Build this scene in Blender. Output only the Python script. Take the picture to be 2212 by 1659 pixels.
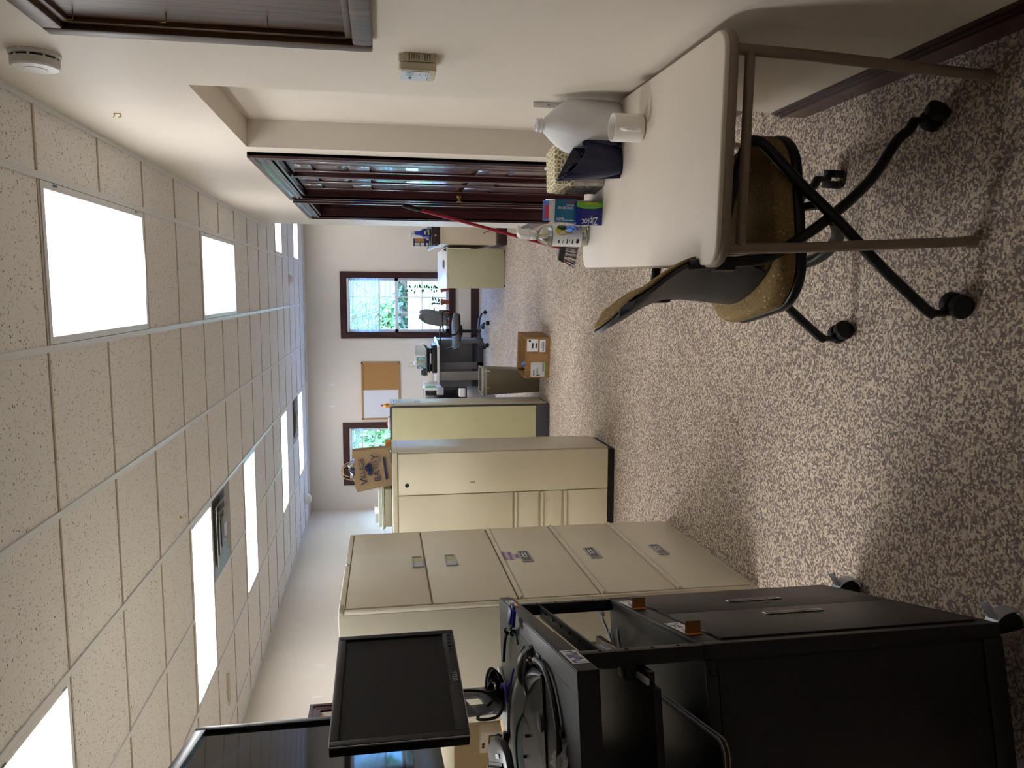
import bpy, bmesh, math, random
from mathutils import Vector, Matrix
random.seed(7)
C = bpy.context.scene.collection
scene = bpy.context.scene
for o in list(bpy.data.objects): bpy.data.objects.remove(o)

# ------------------------------------------------------------------ camera (photo taken with the phone turned on its side)
CH = 1.54
PITCH, YAW, ROLL, FPX = -0.165970373, -0.122565725, -0.014340518, 1659.06
cp, sp, cy, sy = math.cos(PITCH), math.sin(PITCH), math.cos(YAW), math.sin(YAW)
FW = Vector((sy*cp, cy*cp, sp)); _rt = Vector((cy, -sy, 0)); _up = _rt.cross(FW)
RT = _rt*math.cos(ROLL) + _up*math.sin(ROLL); UP = _up*math.cos(ROLL) - _rt*math.sin(ROLL)
cam = bpy.data.objects.new('camera', bpy.data.cameras.new('camera')); C.objects.link(cam)
cam.data.sensor_fit = 'HORIZONTAL'; cam.data.sensor_width = 36.0; cam.data.lens = FPX/2212*36.0
cam.data.clip_start = 0.05; cam.data.clip_end = 200
mx = Matrix.Identity(4)
for i, a in enumerate((-UP, RT, -FW)):
    for j in range(3): mx[j][i] = a[j]
mx[2][3] = CH
cam.matrix_world = mx
scene.camera = cam

# ------------------------------------------------------------------ light: sky, sun, exposure
world = bpy.data.worlds.new('sky'); scene.world = world; world.use_nodes = True
wn = world.node_tree; bg = wn.nodes['Background']
sky = wn.nodes.new('ShaderNodeTexSky'); sky.sky_type = 'NISHITA'; sky.sun_disc = False
sky.sun_elevation = math.radians(50); sky.sun_rotation = math.radians(120); sky.air_density = 1.0; sky.ozone_density = 3.0
wb = wn.nodes.new('ShaderNodeMix'); wb.data_type = 'RGBA'; wb.blend_type = 'MULTIPLY'; wb.inputs[0].default_value = 1.0
wb.inputs[7].default_value = (.70, .88, 1.14, 1)          # camera balanced for the warm tubes: daylight reads blue
wn.links.new(sky.outputs[0], wb.inputs[6]); wn.links.new(wb.outputs[2], bg.inputs[0]); bg.inputs[1].default_value = 1.25
sun = bpy.data.objects.new('sun_offscreen', bpy.data.lights.new('sun_offscreen', 'SUN')); C.objects.link(sun)
sun.data.energy = 1.0; sun.data.angle = 0.01; sun.data.color = (.86, .95, 1.0)
sun.rotation_euler = (math.radians(48), 0, math.radians(38))     # high sun from behind the building, lighting the garden
vs = scene.view_settings
vs.view_transform = 'Standard'; vs.look = 'None'; vs.gamma = 1.0; vs.use_curve_mapping = False; vs.exposure = 2.55
PANEL = 4.0; NEAR_PANEL = .9      # strength of the fluorescent panels

# ------------------------------------------------------------------ helpers
PI = math.pi
def lin(c):
    return tuple(((v/255)/12.92 if v/255 <= .04045 else ((v/255+.055)/1.055)**2.4) for v in c) + (1,)
MATS = {}
def mat(name, col, rough=.5, metal=0.0, var=0.0, vscale=8.0, bump=0.0, bscale=200.0, spec=.5, emit=0.0, trans=0.0, coat=0.0, alpha=1.0, ior=1.45):
    m = bpy.data.materials.new(name); m.use_nodes = True; nt = m.node_tree; b = nt.nodes['Principled BSDF']
    c = lin(col)
    b.inputs['Base Color'].default_value = c; b.inputs['Roughness'].default_value = rough; b.inputs['Metallic'].default_value = metal
    b.inputs['Specular IOR Level'].default_value = spec; b.inputs['Transmission Weight'].default_value = trans; b.inputs['IOR'].default_value = ior
    b.inputs['Coat Weight'].default_value = coat; b.inputs['Alpha'].default_value = alpha
    if emit:
        b.inputs['Emission Color'].default_value = c; b.inputs['Emission Strength'].default_value = emit
    tc = nt.nodes.new('ShaderNodeTexCoord')
    if var or True:
        n = nt.nodes.new('ShaderNodeTexNoise'); n.inputs['Scale'].default_value = vscale; n.inputs['Detail'].default_value = 3
        nt.links.new(tc.outputs['Object'], n.inputs['Vector'])
        r = nt.nodes.new('ShaderNodeValToRGB'); v = max(var, .015)
        r.color_ramp.elements[0].position = .3; r.color_ramp.elements[1].position = .7
        r.color_ramp.elements[0].color = tuple(x*(1-v) for x in c[:3])+(1,); r.color_ramp.elements[1].color = tuple(min(1, x*(1+v)) for x in c[:3])+(1,)
        nt.links.new(n.outputs['Fac'], r.inputs['Fac']); nt.links.new(r.outputs[0], b.inputs['Base Color'])
    if bump:
        n2 = nt.nodes.new('ShaderNodeTexNoise'); n2.inputs['Scale'].default_value = bscale; n2.inputs['Detail'].default_value = 2
        nt.links.new(tc.outputs['Object'], n2.inputs['Vector'])
        bp = nt.nodes.new('ShaderNodeBump'); bp.inputs['Strength'].default_value = bump; bp.inputs['Distance'].default_value = .002
        nt.links.new(n2.outputs['Fac'], bp.inputs['Height']); nt.links.new(bp.outputs[0], b.inputs['Normal'])
    MATS[name] = m; return m
def ramp(nt, src, stops):
    r = nt.nodes.new('ShaderNodeValToRGB'); e = r.color_ramp.elements
    while len(e) < len(stops): e.new(.5)
    for k, (p, c) in enumerate(stops): e[k].position = p; e[k].color = lin(c)
    nt.links.new(src, r.inputs['Fac']); return r
def nodes(m): return m.node_tree, m.node_tree.nodes['Principled BSDF']
def texco(nt, scale=(1,1,1)):
    tc = nt.nodes.new('ShaderNodeTexCoord'); mp = nt.nodes.new('ShaderNodeMapping'); mp.inputs['Scale'].default_value = scale
    nt.links.new(tc.outputs['Object'], mp.inputs['Vector']); return mp.outputs[0]
def wood(name, dark, light, scale, rough=.35, coat=.2, stretch=(1,1,.06), spec=.5):
    m = mat(name, dark, rough, coat=coat, spec=spec); nt, b = nodes(m)
    v = texco(nt, stretch)
    n = nt.nodes.new('ShaderNodeTexNoise'); n.inputs['Scale'].default_value = scale; n.inputs['Detail'].default_value = 5; n.inputs['Distortion'].default_value = .6
    nt.links.new(v, n.inputs['Vector']); r = ramp(nt, n.outputs['Fac'], [(.35, dark), (.65, light)]); nt.links.new(r.outputs[0], b.inputs['Base Color'])
    return m

class MB:
    def __init__(s): s.v = []; s.f = []
    def add(s, vs, fs):
        k = len(s.v); s.v += [tuple(v) for v in vs]; s.f += [tuple(i+k for i in f) for f in fs]; return s
    def box(s, x0, x1, y0, y1, z0, z1, M=None):
        vs = [Vector((x, y, z)) for z in (z0, z1) for y in (y0, y1) for x in (x0, x1)]
        if M: vs = [M @ v for v in vs]
        return s.add(vs, [(0,2,3,1),(4,5,7,6),(0,1,5,4),(1,3,7,5),(3,2,6,7),(2,0,4,6)])
    def cbox(s, c, d, M=None): return s.box(c[0]-d[0]/2, c[0]+d[0]/2, c[1]-d[1]/2, c[1]+d[1]/2, c[2]-d[2]/2, c[2]+d[2]/2, M)
    def cyl(s, p0, p1, r0, r1=None, n=16, caps=True):
        r1 = r0 if r1 is None else r1; p0 = Vector(p0); p1 = Vector(p1); d = (p1-p0).normalized()
        a = d.orthogonal().normalized(); b = d.cross(a)
        vs = []
        for p, r in ((p0, r0), (p1, r1)):
            for k in range(n): t = 2*PI*k/n; vs.append(p + a*r*math.cos(t) + b*r*math.sin(t))
        fs = [(k, (k+1) % n, n+(k+1) % n, n+k) for k in range(n)]
        if caps: fs += [tuple(range(n-1, -1, -1)), tuple(range(n, 2*n))]
        return s.add(vs, fs)
    def tube(s, pts, r, n=8, smooth=0, closed=False):
        pts = [Vector(p) for p in pts]
        if smooth: pts = catmull(pts, smooth, closed)
        m = len(pts); vs = []; prev = None
        for i, p in enumerate(pts):
            if closed: d = pts[(i+1) % m]-pts[i-1]
            else: d = pts[min(i+1, m-1)]-pts[max(i-1, 0)]
            d.normalize()
            if prev is None: a = d.orthogonal().normalized()
            else:
                a = prev - d*prev.dot(d)
                a = a.normalized() if a.length > 1e-6 else d.orthogonal().normalized()
            prev = a; b = d.cross(a); rr = r[i*len(r)//m] if isinstance(r, (list, tuple)) else r
            for k in range(n): t = 2*PI*k/n; vs.append(p + a*rr*math.cos(t) + b*rr*math.sin(t))
        fs = []
        for i in range(m if closed else m-1):
            j = (i+1) % m
            for k in range(n): fs.append((i*n+k, i*n+(k+1) % n, j*n+(k+1) % n, j*n+k))
        if not closed: fs += [tuple(range(n-1, -1, -1)), tuple((m-1)*n+k for k in range(n))]
        return s.add(vs, fs)
    def lathe(s, prof, n=24, c=(0,0,0), sq=0.0, M=None):
        vs = []; fs = []; m = len(prof)
        for r, z in prof:
            for k in range(n):
                t = 2*PI*k/n; q = 1.0
                if sq: q = (abs(math.cos(t))**(2+sq) + abs(math.sin(t))**(2+sq))**(-1/(2+sq))
                v = Vector((c[0]+r*q*math.cos(t), c[1]+r*q*math.sin(t), c[2]+z)); vs.append(M @ v if M else v)
        for i in range(m-1):
            for k in range(n): fs.append((i*n+k, i*n+(k+1) % n, (i+1)*n+(k+1) % n, (i+1)*n+k))
        fs += [tuple(range(n-1, -1, -1)), tuple((m-1)*n+k for k in range(n))]
        return s.add(vs, fs)
    def prism(s, poly, h0, h1, M=None):          # poly in local xy, extruded in z
        n = len(poly); vs = [Vector((p[0], p[1], h)) for h in (h0, h1) for p in poly]
        if M: vs = [M @ v for v in vs]
        return s.add(vs, [tuple(range(n-1, -1, -1)), tuple(range(n, 2*n))] + [(k, (k+1) % n, n+(k+1) % n, n+k) for k in range(n)])
    def grid(s, fn, nu, nv, thick=None):
        P = [[Vector(fn(i/nu, j/nv)) for j in range(nv+1)] for i in range(nu+1)]
        idx = lambda i, j: i*(nv+1)+j
        vs = [P[i][j] for i in range(nu+1) for j in range(nv+1)]
        fs = [(idx(i,j), idx(i+1,j), idx(i+1,j+1), idx(i,j+1)) for i in range(nu) for j in range(nv)]
        if thick:
            N = len(vs); nrm = []
            for i in range(nu+1):
                for j in range(nv+1):
                    a = P[min(i+1,nu)][j]-P[max(i-1,0)][j]; b = P[i][min(j+1,nv)]-P[i][max(j-1,0)]
                    nrm.append(a.cross(b).normalized())
            vs += [vs[k]-nrm[k]*thick for k in range(N)]
            fs += [tuple(N+q for q in reversed(f)) for f in fs]
            for i in range(nu): fs += [(idx(i+1,0), idx(i,0), N+idx(i,0), N+idx(i+1,0)), (idx(i,nv), idx(i+1,nv), N+idx(i+1,nv), N+idx(i,nv))]
            for j in range(nv): fs += [(idx(0,j), idx(0,j+1), N+idx(0,j+1), N+idx(0,j)), (idx(nu,j+1), idx(nu,j), N+idx(nu,j), N+idx(nu,j+1))]
        return s.add(vs, fs)
    def mesh(s, name, bevel=0, seg=2, smooth=True, ang=38):
        me = bpy.data.meshes.new(name); me.from_pydata([tuple(v) for v in s.v], [], s.f)
        bm = bmesh.new(); bm.from_mesh(me)
        bmesh.ops.recalc_face_normals(bm, faces=bm.faces)
        if bevel:
            es = [e for e in bm.edges if len(e.link_faces) == 2 and e.calc_face_angle(0) > math.radians(30)]
            if es: bmesh.ops.bevel(bm, geom=es, offset=bevel, segments=seg, affect='EDGES', profile=.5, clamp_overlap=True)
        for f in bm.faces: f.smooth = smooth
        if smooth:
            for e in bm.edges:
                if len(e.link_faces) != 2 or e.calc_face_angle(0) > math.radians(ang): e.smooth = False
        bm.to_mesh(me); bm.free(); return me
def catmull(p, k, closed=False):
    out = []; m = len(p)
    for i in range(m if closed else m-1):
        g = (lambda q: p[q % m]) if closed else (lambda q: p[max(0, min(m-1, q))])
        a, b, c, d = g(i-1), g(i), g(i+1), g(i+2)
        for q in range(k):
            t = q/k; out.append(.5*((2*b)+(c-a)*t+(2*a-5*b+4*c-d)*t*t+(3*b-a-3*c+d)*t**3))
    if not closed: out.append(p[-1])
    return out
def link(o, parent=None):
    C.objects.link(o)
    if parent: o.parent = parent
    return o
def ob(name, mb, m, parent=None, bevel=0, seg=2, smooth=True, label=None, kind=None, ang=38):
    me = mb.mesh(name, bevel, seg, smooth, ang) if isinstance(mb, MB) else mb
    if not me.materials: me.materials.append(MATS[m] if isinstance(m, str) else m)
    o = link(bpy.data.objects.new(name, me), parent)
    if label: o['label'] = label
    if kind: o['kind'] = kind
    return o
def bx(*a): return MB().box(*a)
def tag(o, label, cat, group=None, loc=None, rz=0):
    o['label'] = label; o['category'] = cat
    if group: o['group'] = group
    if loc is not None: o.location = loc
    if rz: o.rotation_euler = (0, 0, rz)
    return o
def thing(name, label, cat, loc=(0,0,0), rz=0, group=None, rot=None):
    o = link(bpy.data.objects.new(name, None)); o.empty_display_size = .05
    tag(o, label, cat, group); o.location = loc; o.rotation_euler = rot if rot else (0, 0, rz)
    return o
def struct(name, mb, m, parent=None, **k):
    o = ob(name, mb, m, parent, **k)
    if not parent: o['kind'] = 'structure'
    return o
def copy_tree(o, parent=None):
    c = o.copy(); C.objects.link(c); c.parent = parent
    for ch in list(o.children): copy_tree(ch, c)
    return c
def frame(o, xd, yd):
    xd = Vector(xd).normalized(); yd = Vector(yd).normalized(); zd = xd.cross(yd)
    M = Matrix.Identity(4)
    for i, a in enumerate((xd, yd, zd)):
        for j in range(3): M[j][i] = a[j]
    for j in range(3): M[j][3] = o[j]
    return M
def text(s, size, M, m, parent, name='lettering', ext=.0006, width=None, align='LEFT', shear=0):
    cu = bpy.data.curves.new('t', 'FONT'); cu.body = s; cu.size = size; cu.extrude = ext; cu.align_x = align; cu.shear = shear; cu.resolution_u = 2
    t = bpy.data.objects.new('t', cu); C.objects.link(t)
    bpy.context.view_layer.update()
    me = bpy.data.meshes.new_from_object(t.evaluated_get(bpy.context.evaluated_depsgraph_get()))
    bpy.data.objects.remove(t); bpy.data.curves.remove(cu)
    if width and len(me.vertices):
        xs = [v.co.x for v in me.vertices]; k = width/(max(xs)-min(xs)+1e-9)
        for v in me.vertices: v.co.x *= k
    me.transform(M); me.name = name; me.materials.clear(); me.materials.append(MATS[m])
    o = link(bpy.data.objects.new(name, me), parent); return o
def plate(name, M, w, h, t, m, parent, bevel=0, label=None):       # flat panel on a frame, lower-left at the frame's origin
    return ob(name, MB().box(0, w, 0, h, 0, t, M), m, parent, bevel, label=label)
def lines(name, M, rects, t, m, parent):                            # a print of several small flat marks, joined
    b = MB()
    for (x, y, w, h) in rects: b.box(x, x+w, y, y+h, 0, t, M)
    return ob(name, b, m, parent, smooth=False)

# ------------------------------------------------------------------ materials
mat('wall_paint', (222,213,199), .55, var=.02, vscale=3, bump=.08, bscale=350)
mat('tile_edge', (176,158,132), .8)
mat('grid_white', (228,230,232), .4)
mat('grid_tan', (190,178,162), .7)
mat('deck_dark', (60,58,55), .9)
wood('trim_red', (46,20,22), (66,30,30), 26, .3, .3)
wood('door_red', (44,18,18), (70,30,27), 30, .26, .4)
wood('oak', (52,36,24), (98,72,48), 60, .45, .0, (1,1,.05), spec=.35)
mat('panel_glow', (246,248,255), .5, emit=1)
mat('white_plastic', (222,222,218), .4)
mat('ivory_plastic', (206,198,172), .4)
mat('screen_grey', (196,206,214), .4)
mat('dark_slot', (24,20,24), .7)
mat('black_print', (26,26,30), .6)
mat('navy_print', (40,44,84), .6)
mat('brass', (190,160,90), .3, 1)
mat('chrome', (200,200,205), .18, 1)
mat('steel', (150,152,158), .3, 1)
mat('silver', (178,182,190), .35, .35)
mat('cab_cream', (222,214,190), .33, var=.02, vscale=4, bump=.1, bscale=600)
mat('olive_panel', (192,188,148), .75, var=.03, bump=.15, bscale=500)
mat('desk_olive', (186,182,150), .7, var=.03)
mat('desk_white', (224,220,214), .35)
mat('charcoal', (62,63,68), .5)
mat('grey_mid', (112,108,104), .5)
mat('taupe', (140,132,120), .5)
mat('black_metal', (25,26,31), .42, var=.05, vscale=6, bump=.12, bscale=900, spec=.4)
mat('navy_dark', (14,16,30), .4)
mat('black_gloss', (18,18,20), .15)
mat('vent_metal', (170,172,172), .35, .3)
mat('black_plastic', (24,24,26), .4)
mat('rubber', (20,20,22), .65)
mat('screen_off', (20,20,22), .5, spec=.3)
mat('tv_glass', (14,15,18), .04, spec=.7)
mat('tv_bezel', (16,16,18), .35)
mat('grey_plastic', (78,80,84), .35)
mat('table_top', (218,207,192), .45, var=.03, vscale=5)
mat('table_metal', (142,126,112), .45)
mat('cup_white', (236,232,226), .15, coat=.3)
mat('mug_foot', (140,132,124), .8)
mat('milk_plastic', (238,238,240), .35, trans=.12, ior=1.2)
mat('navy_plastic', (12,17,56), .25, spec=.5)
mat('dust', (170,172,180), .9)
mat('stone_grey', (176,170,160), .6, var=.25, vscale=45)
mat('stone_dark', (86,80,72), .6, var=.3, vscale=60)
mat('box_teal', (34,110,152), .5)
mat('box_white', (226,228,232), .5)
mat('box_blue', (24,34,128), .35)
mat('box_green', (98,172,46), .4)
mat('print_white', (238,238,240), .5)
mat('print_red', (190,50,70), .5)
mat('print_yellow', (226,190,30), .5)
mat('film_blue', (110,150,232), .3, trans=.3)
mat('bottle_clear', (236,238,236), .05, trans=.92, ior=1.33)
mat('bottle_liquid', (224,226,206), .1, trans=.8, ior=1.33)
mat('label_white', (228,228,222), .5)
mat('lemon', (226,196,40), .5)
mat('leaf_green', (30,82,50), .5)
mat('label_grey', (168,176,180), .5)
mat('paper', (232,234,238), .7)
mat('paper_grey', (196,200,200), .7)
mat('kraft', (168,143,110), .8, var=.06, vscale=14, bump=.1, bscale=90)
mat('card', (150,112,70), .8, var=.05, vscale=12)
mat('tape', (160,126,84), .2, var=.04)
mat('cream_plastic', (232,228,196), .3, trans=.25)
mat('clear_lid', (222,228,214), .25, trans=.4)
mat('cork', (172,128,78), .9, var=.12, vscale=70)
mat('oak_frame', (170,130,88), .5, var=.06)
mat('whiteboard', (222,224,230), .2)
mat('chair_shell', (46,47,50), .45, bump=.15, bscale=700)
mat('chair_black', (17,17,19), .35)
mat('far_seat', (98,98,96), .75, var=.05)
mat('bin_olive', (118,112,92), .5)
mat('liner', (214,214,210), .35, trans=.3)
mat('terracotta', (150,82,58), .8)
mat('soil', (50,38,30), .95)
mat('plant', (44,92,50), .55)
mat('red_handle', (150,22,44), .3)
mat('bristle', (52,56,66), .7)
mat('blue_spray', (34,52,150), .3)
mat('lime', (170,180,60), .5)
mat('maroon', (48,26,28), .4)
mat('cream_board', (204,190,166), .6)
mat('vinyl', (226,230,236), .4)
mat('slat', (206,212,220), .5)
mat('vga_blue', (28,48,150), .4)
mat('cord_black', (16,16,18), .45)
mat('cord_green', (20,82,70), .45)
mat('cord_purple', (76,58,160), .6)
mat('cord_grey', (150,152,154), .45)
mat('clear_plug', (214,218,220), .15, trans=.6)
mat('amber', (150,108,58), .6)
mat('orange', (206,110,50), .6)
mat('label_print', (232,232,230), .6)
mat('tag_purple', (186,170,196), .6)
mat('ink_purple', (72,40,96), .6)
mat('lcd_green', (130,150,100), .3)
mat('light_wood', (204,160,112), .6, var=.05)
mat('blue_paper', (170,186,192), .6)
mat('mustard', (214,176,56), .4)
mat('orange_box', (216,158,50), .5)
mat('lawn', (110,150,70), .9, var=.3, vscale=5)
mat('fence_board', (196,190,180), .8, var=.06)
mat('siding_blue', (92,122,146), .7)
mat('roof_blue', (70,84,104), .7)
mat('hedge', (86,124,66), .7, var=.25, vscale=3)
mat('hedge_dark', (44,66,40), .7, var=.25, vscale=3)
mat('bark', (84,66,50), .9)
g = mat('glass', (245,250,255), 0.0, trans=1, ior=1.0, spec=.3)

# window glass: clear, a little reflection
nt = g.node_tree; out = nt.nodes['Material Output']; tr = nt.nodes.new('ShaderNodeBsdfTransparent'); gl = nt.nodes.new('ShaderNodeBsdfGlossy'); gl.inputs['Roughness'].default_value = .02
tr.inputs[0].default_value = (.93, .97, 1, 1)
mix = nt.nodes.new('ShaderNodeMixShader'); mix.inputs[0].default_value = .05
nt.links.new(tr.outputs[0], mix.inputs[1]); nt.links.new(gl.outputs[0], mix.inputs[2]); nt.links.new(mix.outputs[0], out.inputs[0])
# clear film
m = mat('clear_film', (235,238,242), .1); nt = m.node_tree; out = nt.nodes['Material Output']; tr = nt.nodes.new('ShaderNodeBsdfTransparent')
mix = nt.nodes.new('ShaderNodeMixShader'); mix.inputs[0].default_value = .3
nt.links.new(tr.outputs[0], mix.inputs[1]); nt.links.new(nt.nodes['Principled BSDF'].outputs[0], mix.inputs[2]); nt.links.new(mix.outputs[0], out.inputs[0])
# fluorescent panel: prismatic acrylic lit by tubes
def glow(name, k):
    m = mat(name, (246,249,255), .5); nt, b = nodes(m); b.inputs['Emission Color'].default_value = (.985, .985, 1, 1); b.inputs['Emission Strength'].default_value = k; return m
for k_, nm_ in ((1, 'panel_glow'), (.7, 'panel_mid'), (.4, 'panel_far'), (.4, 'panel_end')): glow(nm_, PANEL*k_)
glow('panel_near', NEAR_PANEL); glow('panel_dim', NEAR_PANEL*.7)
# carpet: looped weave of dark and tan yarn
m = mat('carpet', (120,108,98), .95, spec=.1); nt, b = nodes(m); v = texco(nt)
vo = nt.nodes.new('ShaderNodeTexVoronoi'); vo.inputs['Scale'].default_value = 150; vo.inputs['Randomness'].default_value = .6; nt.links.new(v, vo.inputs['Vector'])
sep = nt.nodes.new('ShaderNodeSeparateColor'); nt.links.new(vo.outputs['Color'], sep.inputs[0])
r1 = ramp(nt, sep.outputs[0], [(.0, (126,114,112)), (.38, (150,138,132)), (.62, (204,190,172)), (1, (236,222,200))])
n = nt.nodes.new('ShaderNodeTexNoise'); n.inputs['Scale'].default_value = 1.1; n.inputs['Detail'].default_value = 5; nt.links.new(v, n.inputs['Vector'])
r2 = ramp(nt, n.outputs['Fac'], [(.3, (226,222,220)), (.72, (255,252,247))])
mu2 = nt.nodes.new('ShaderNodeMix'); mu2.data_type = 'RGBA'; mu2.blend_type = 'MULTIPLY'; mu2.inputs[0].default_value = 1
nt.links.new(r1.outputs[0], mu2.inputs[6]); nt.links.new(r2.outputs[0], mu2.inputs[7]); nt.links.new(mu2.outputs[2], b.inputs['Base Color'])
bp = nt.nodes.new('ShaderNodeBump'); bp.inputs['Strength'].default_value = .35; bp.inputs['Distance'].default_value = .003; bp.invert = True
nt.links.new(vo.outputs['Distance'], bp.inputs['Height']); nt.links.new(bp.outputs[0], b.inputs['Normal'])
# fissured mineral ceiling tile
m = mat('tile', (188,178,166), .9, spec=.1); nt, b = nodes(m); tc = nt.nodes.new('ShaderNodeNewGeometry')
n = nt.nodes.new('ShaderNodeTexNoise'); n.inputs['Scale'].default_value = 120; n.inputs['Detail'].default_value = 1.5; n.inputs['Distortion'].default_value = .4
nt.links.new(tc.outputs['Position'], n.inputs['Vector'])
r1 = ramp(nt, n.outputs['Fac'], [(.30, (120,110,98)), (.35, (238,236,233))]); nt.links.new(r1.outputs[0], b.inputs['Base Color'])
bp = nt.nodes.new('ShaderNodeBump'); bp.inputs['Strength'].default_value = .5; bp.inputs['Distance'].default_value = .003
nt.links.new(r1.outputs[0], bp.inputs['Height']); nt.links.new(bp.outputs[0], b.inputs['Normal'])
# chair fabric: gold brown with pale flecks and a fine dark squiggle
m = mat('fabric_gold', (140,108,62), .85, spec=.2); nt, b = nodes(m); v = texco(nt)
vo = nt.nodes.new('ShaderNodeTexVoronoi'); vo.inputs['Scale'].default_value = 60; vo.inputs['Randomness'].default_value = .8; nt.links.new(v, vo.inputs['Vector'])
r1 = ramp(nt, vo.outputs['Distance'], [(.15, (206,188,148)), (.21, (150,126,86))])
vo2 = nt.nodes.new('ShaderNodeTexVoronoi'); vo2.feature = 'DISTANCE_TO_EDGE'; vo2.inputs['Scale'].default_value = 70; nt.links.new(v, vo2.inputs['Vector'])
r2 = ramp(nt, vo2.outputs['Distance'], [(.012, (196,190,182)), (.05, (255,255,255))])
mu = nt.nodes.new('ShaderNodeMix'); mu.data_type = 'RGBA'; mu.blend_type = 'MULTIPLY'; mu.inputs[0].default_value = 1
nt.links.new(r1.outputs[0], mu.inputs[6]); nt.links.new(r2.outputs[0], mu.inputs[7]); nt.links.new(mu.outputs[2], b.inputs['Base Color'])
# lattice print: cream lines around tan cells
m = mat('lattice', (160,140,96), .6); nt, b = nodes(m); v = texco(nt)
vo2 = nt.nodes.new('ShaderNodeTexVoronoi'); vo2.feature = 'DISTANCE_TO_EDGE'; vo2.inputs['Scale'].default_value = 62; vo2.inputs['Randomness'].default_value = .7; nt.links.new(v, vo2.inputs['Vector'])
r1 = ramp(nt, vo2.outputs['Distance'], [(.12, (232,226,198)), (.17, (150,130,84))]); nt.links.new(r1.outputs[0], b.inputs['Base Color'])
# collage print for the desk folder
m = mat('collage', (120,120,110), .5); nt, b = nodes(m); v = texco(nt)
vo = nt.nodes.new('ShaderNodeTexVoronoi'); vo.inputs['Scale'].default_value = 38; nt.links.new(v, vo.inputs['Vector'])
hs = nt.nodes.new('ShaderNodeHueSaturation'); hs.inputs['Saturation'].default_value = .8; hs.inputs['Value'].default_value = .7; nt.links.new(vo.outputs['Color'], hs.inputs['Color']); nt.links.new(hs.outputs[0], b.inputs['Base Color'])

# ------------------------------------------------------------------ room shell
ZC = 2.719; XR = .65; XL = -3.53; YF = 12.4; YB = -2.5; XE = 3.6; YC = 8.07
struct('floor', bx(XL-.2, XE+.2, YB-.2, YF+.15, -.08, 0), 'carpet')
ceiling = struct('ceiling', bx(XL-.2, XE+.2, YB-.2, YF+.15, ZC+.075, ZC+.15), 'deck_dark')
def wall_holes(name, axis, c0, c1, a0, a1, z0, z1, holes, m='wall_paint'):
    as_ = sorted({a0, a1} | {h[0] for h in holes} | {h[1] for h in holes}); zs = sorted({z0, z1} | {h[2] for h in holes} | {h[3] for h in holes})
    b = MB()
    for i in range(len(as_)-1):
        for j in range(len(zs)-1):
            ca, cz = (as_[i]+as_[i+1])/2, (zs[j]+zs[j+1])/2
            if any(h[0] < ca < h[1] and h[2] < cz < h[3] for h in holes): continue
            if axis == 'x': b.box(c0, c1, as_[i], as_[i+1], zs[j], zs[j+1])
            else: b.box(as_[i], as_[i+1], c0, c1, zs[j], zs[j+1])
    return struct(name, b, m, smooth=False)
NY0, NY1, NZ = 2.70, 3.79, 2.144            # shallow recess in the right wall
D1 = (4.02, 5.64, 2.075); D2 = (5.96, 7.08, 2.075)
wr = wall_holes('wall_right', 'x', XR, XR+.125, YB, YC, 0, ZC+.08, [(NY0, NY1, -1, NZ), (D1[0], D1[1], -1, D1[2]), (D2[0], D2[1], -1, D2[2])])
struct('wall_right_backing', bx(XR+.125, XR+.25, YB, YC, 0, ZC+.08), 'wall_paint', parent=wr)
W1 = (-.68, .2, .465, 2.105); W2 = (-3.05, -2.2, .465, 2.105)
wall_holes('wall_far', 'y', YF, YF+.15, XL-.2, XE+.2, 0, ZC+.08, [W1, W2])
D3 = (5.5, 6.26, 2.1)
wall_holes('wall_left', 'x', XL-.2, XL, YB, YF, 0, ZC+.08, [(D3[0], D3[1], -1, D3[2])])
struct('wall_back', bx(XL-.2, XR+.25, YB-.15, YB, 0, ZC+.08), 'wall_paint')
struct('wall_corner', bx(XR+.25, XE+.2, YC-.15, YC, 0, ZC+.08), 'wall_paint')
wall_holes('wall_extension', 'x', XE, XE+.15, YC-.15, YF, 0, ZC+.08, [])
# baseboards: tall plain board with a thin bead on top
def baseb(name, axis, c, s, a0, a1):
    b = MB(); h = .118
    for (t, z0, z1) in ((.014, 0, h), (.020, .088, .100), (.009, h, h+.012)):
        lo, hi = sorted((c, c+s*t))
        if axis == 'x': b.box(lo, hi, a0, a1, z0, z1)
        else: b.box(a0, a1, lo, hi, z0, z1)
    struct(name, b, 'trim_red')
baseb('baseboard_right', 'x', XR, -1, YB, NY0)
baseb('baseboard_recess', 'x', XR+.125, -1, NY0, NY1)
baseb('baseboard_right_end', 'x', XR, -1, 7.20, YC)
baseb('baseboard_far', 'y', YF, -1, XL, XE)
baseb('baseboard_left', 'x', XL, 1, 6.37, YF)
baseb('baseboard_left_near', 'x', XL, 1, YB, 5.4)

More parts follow.
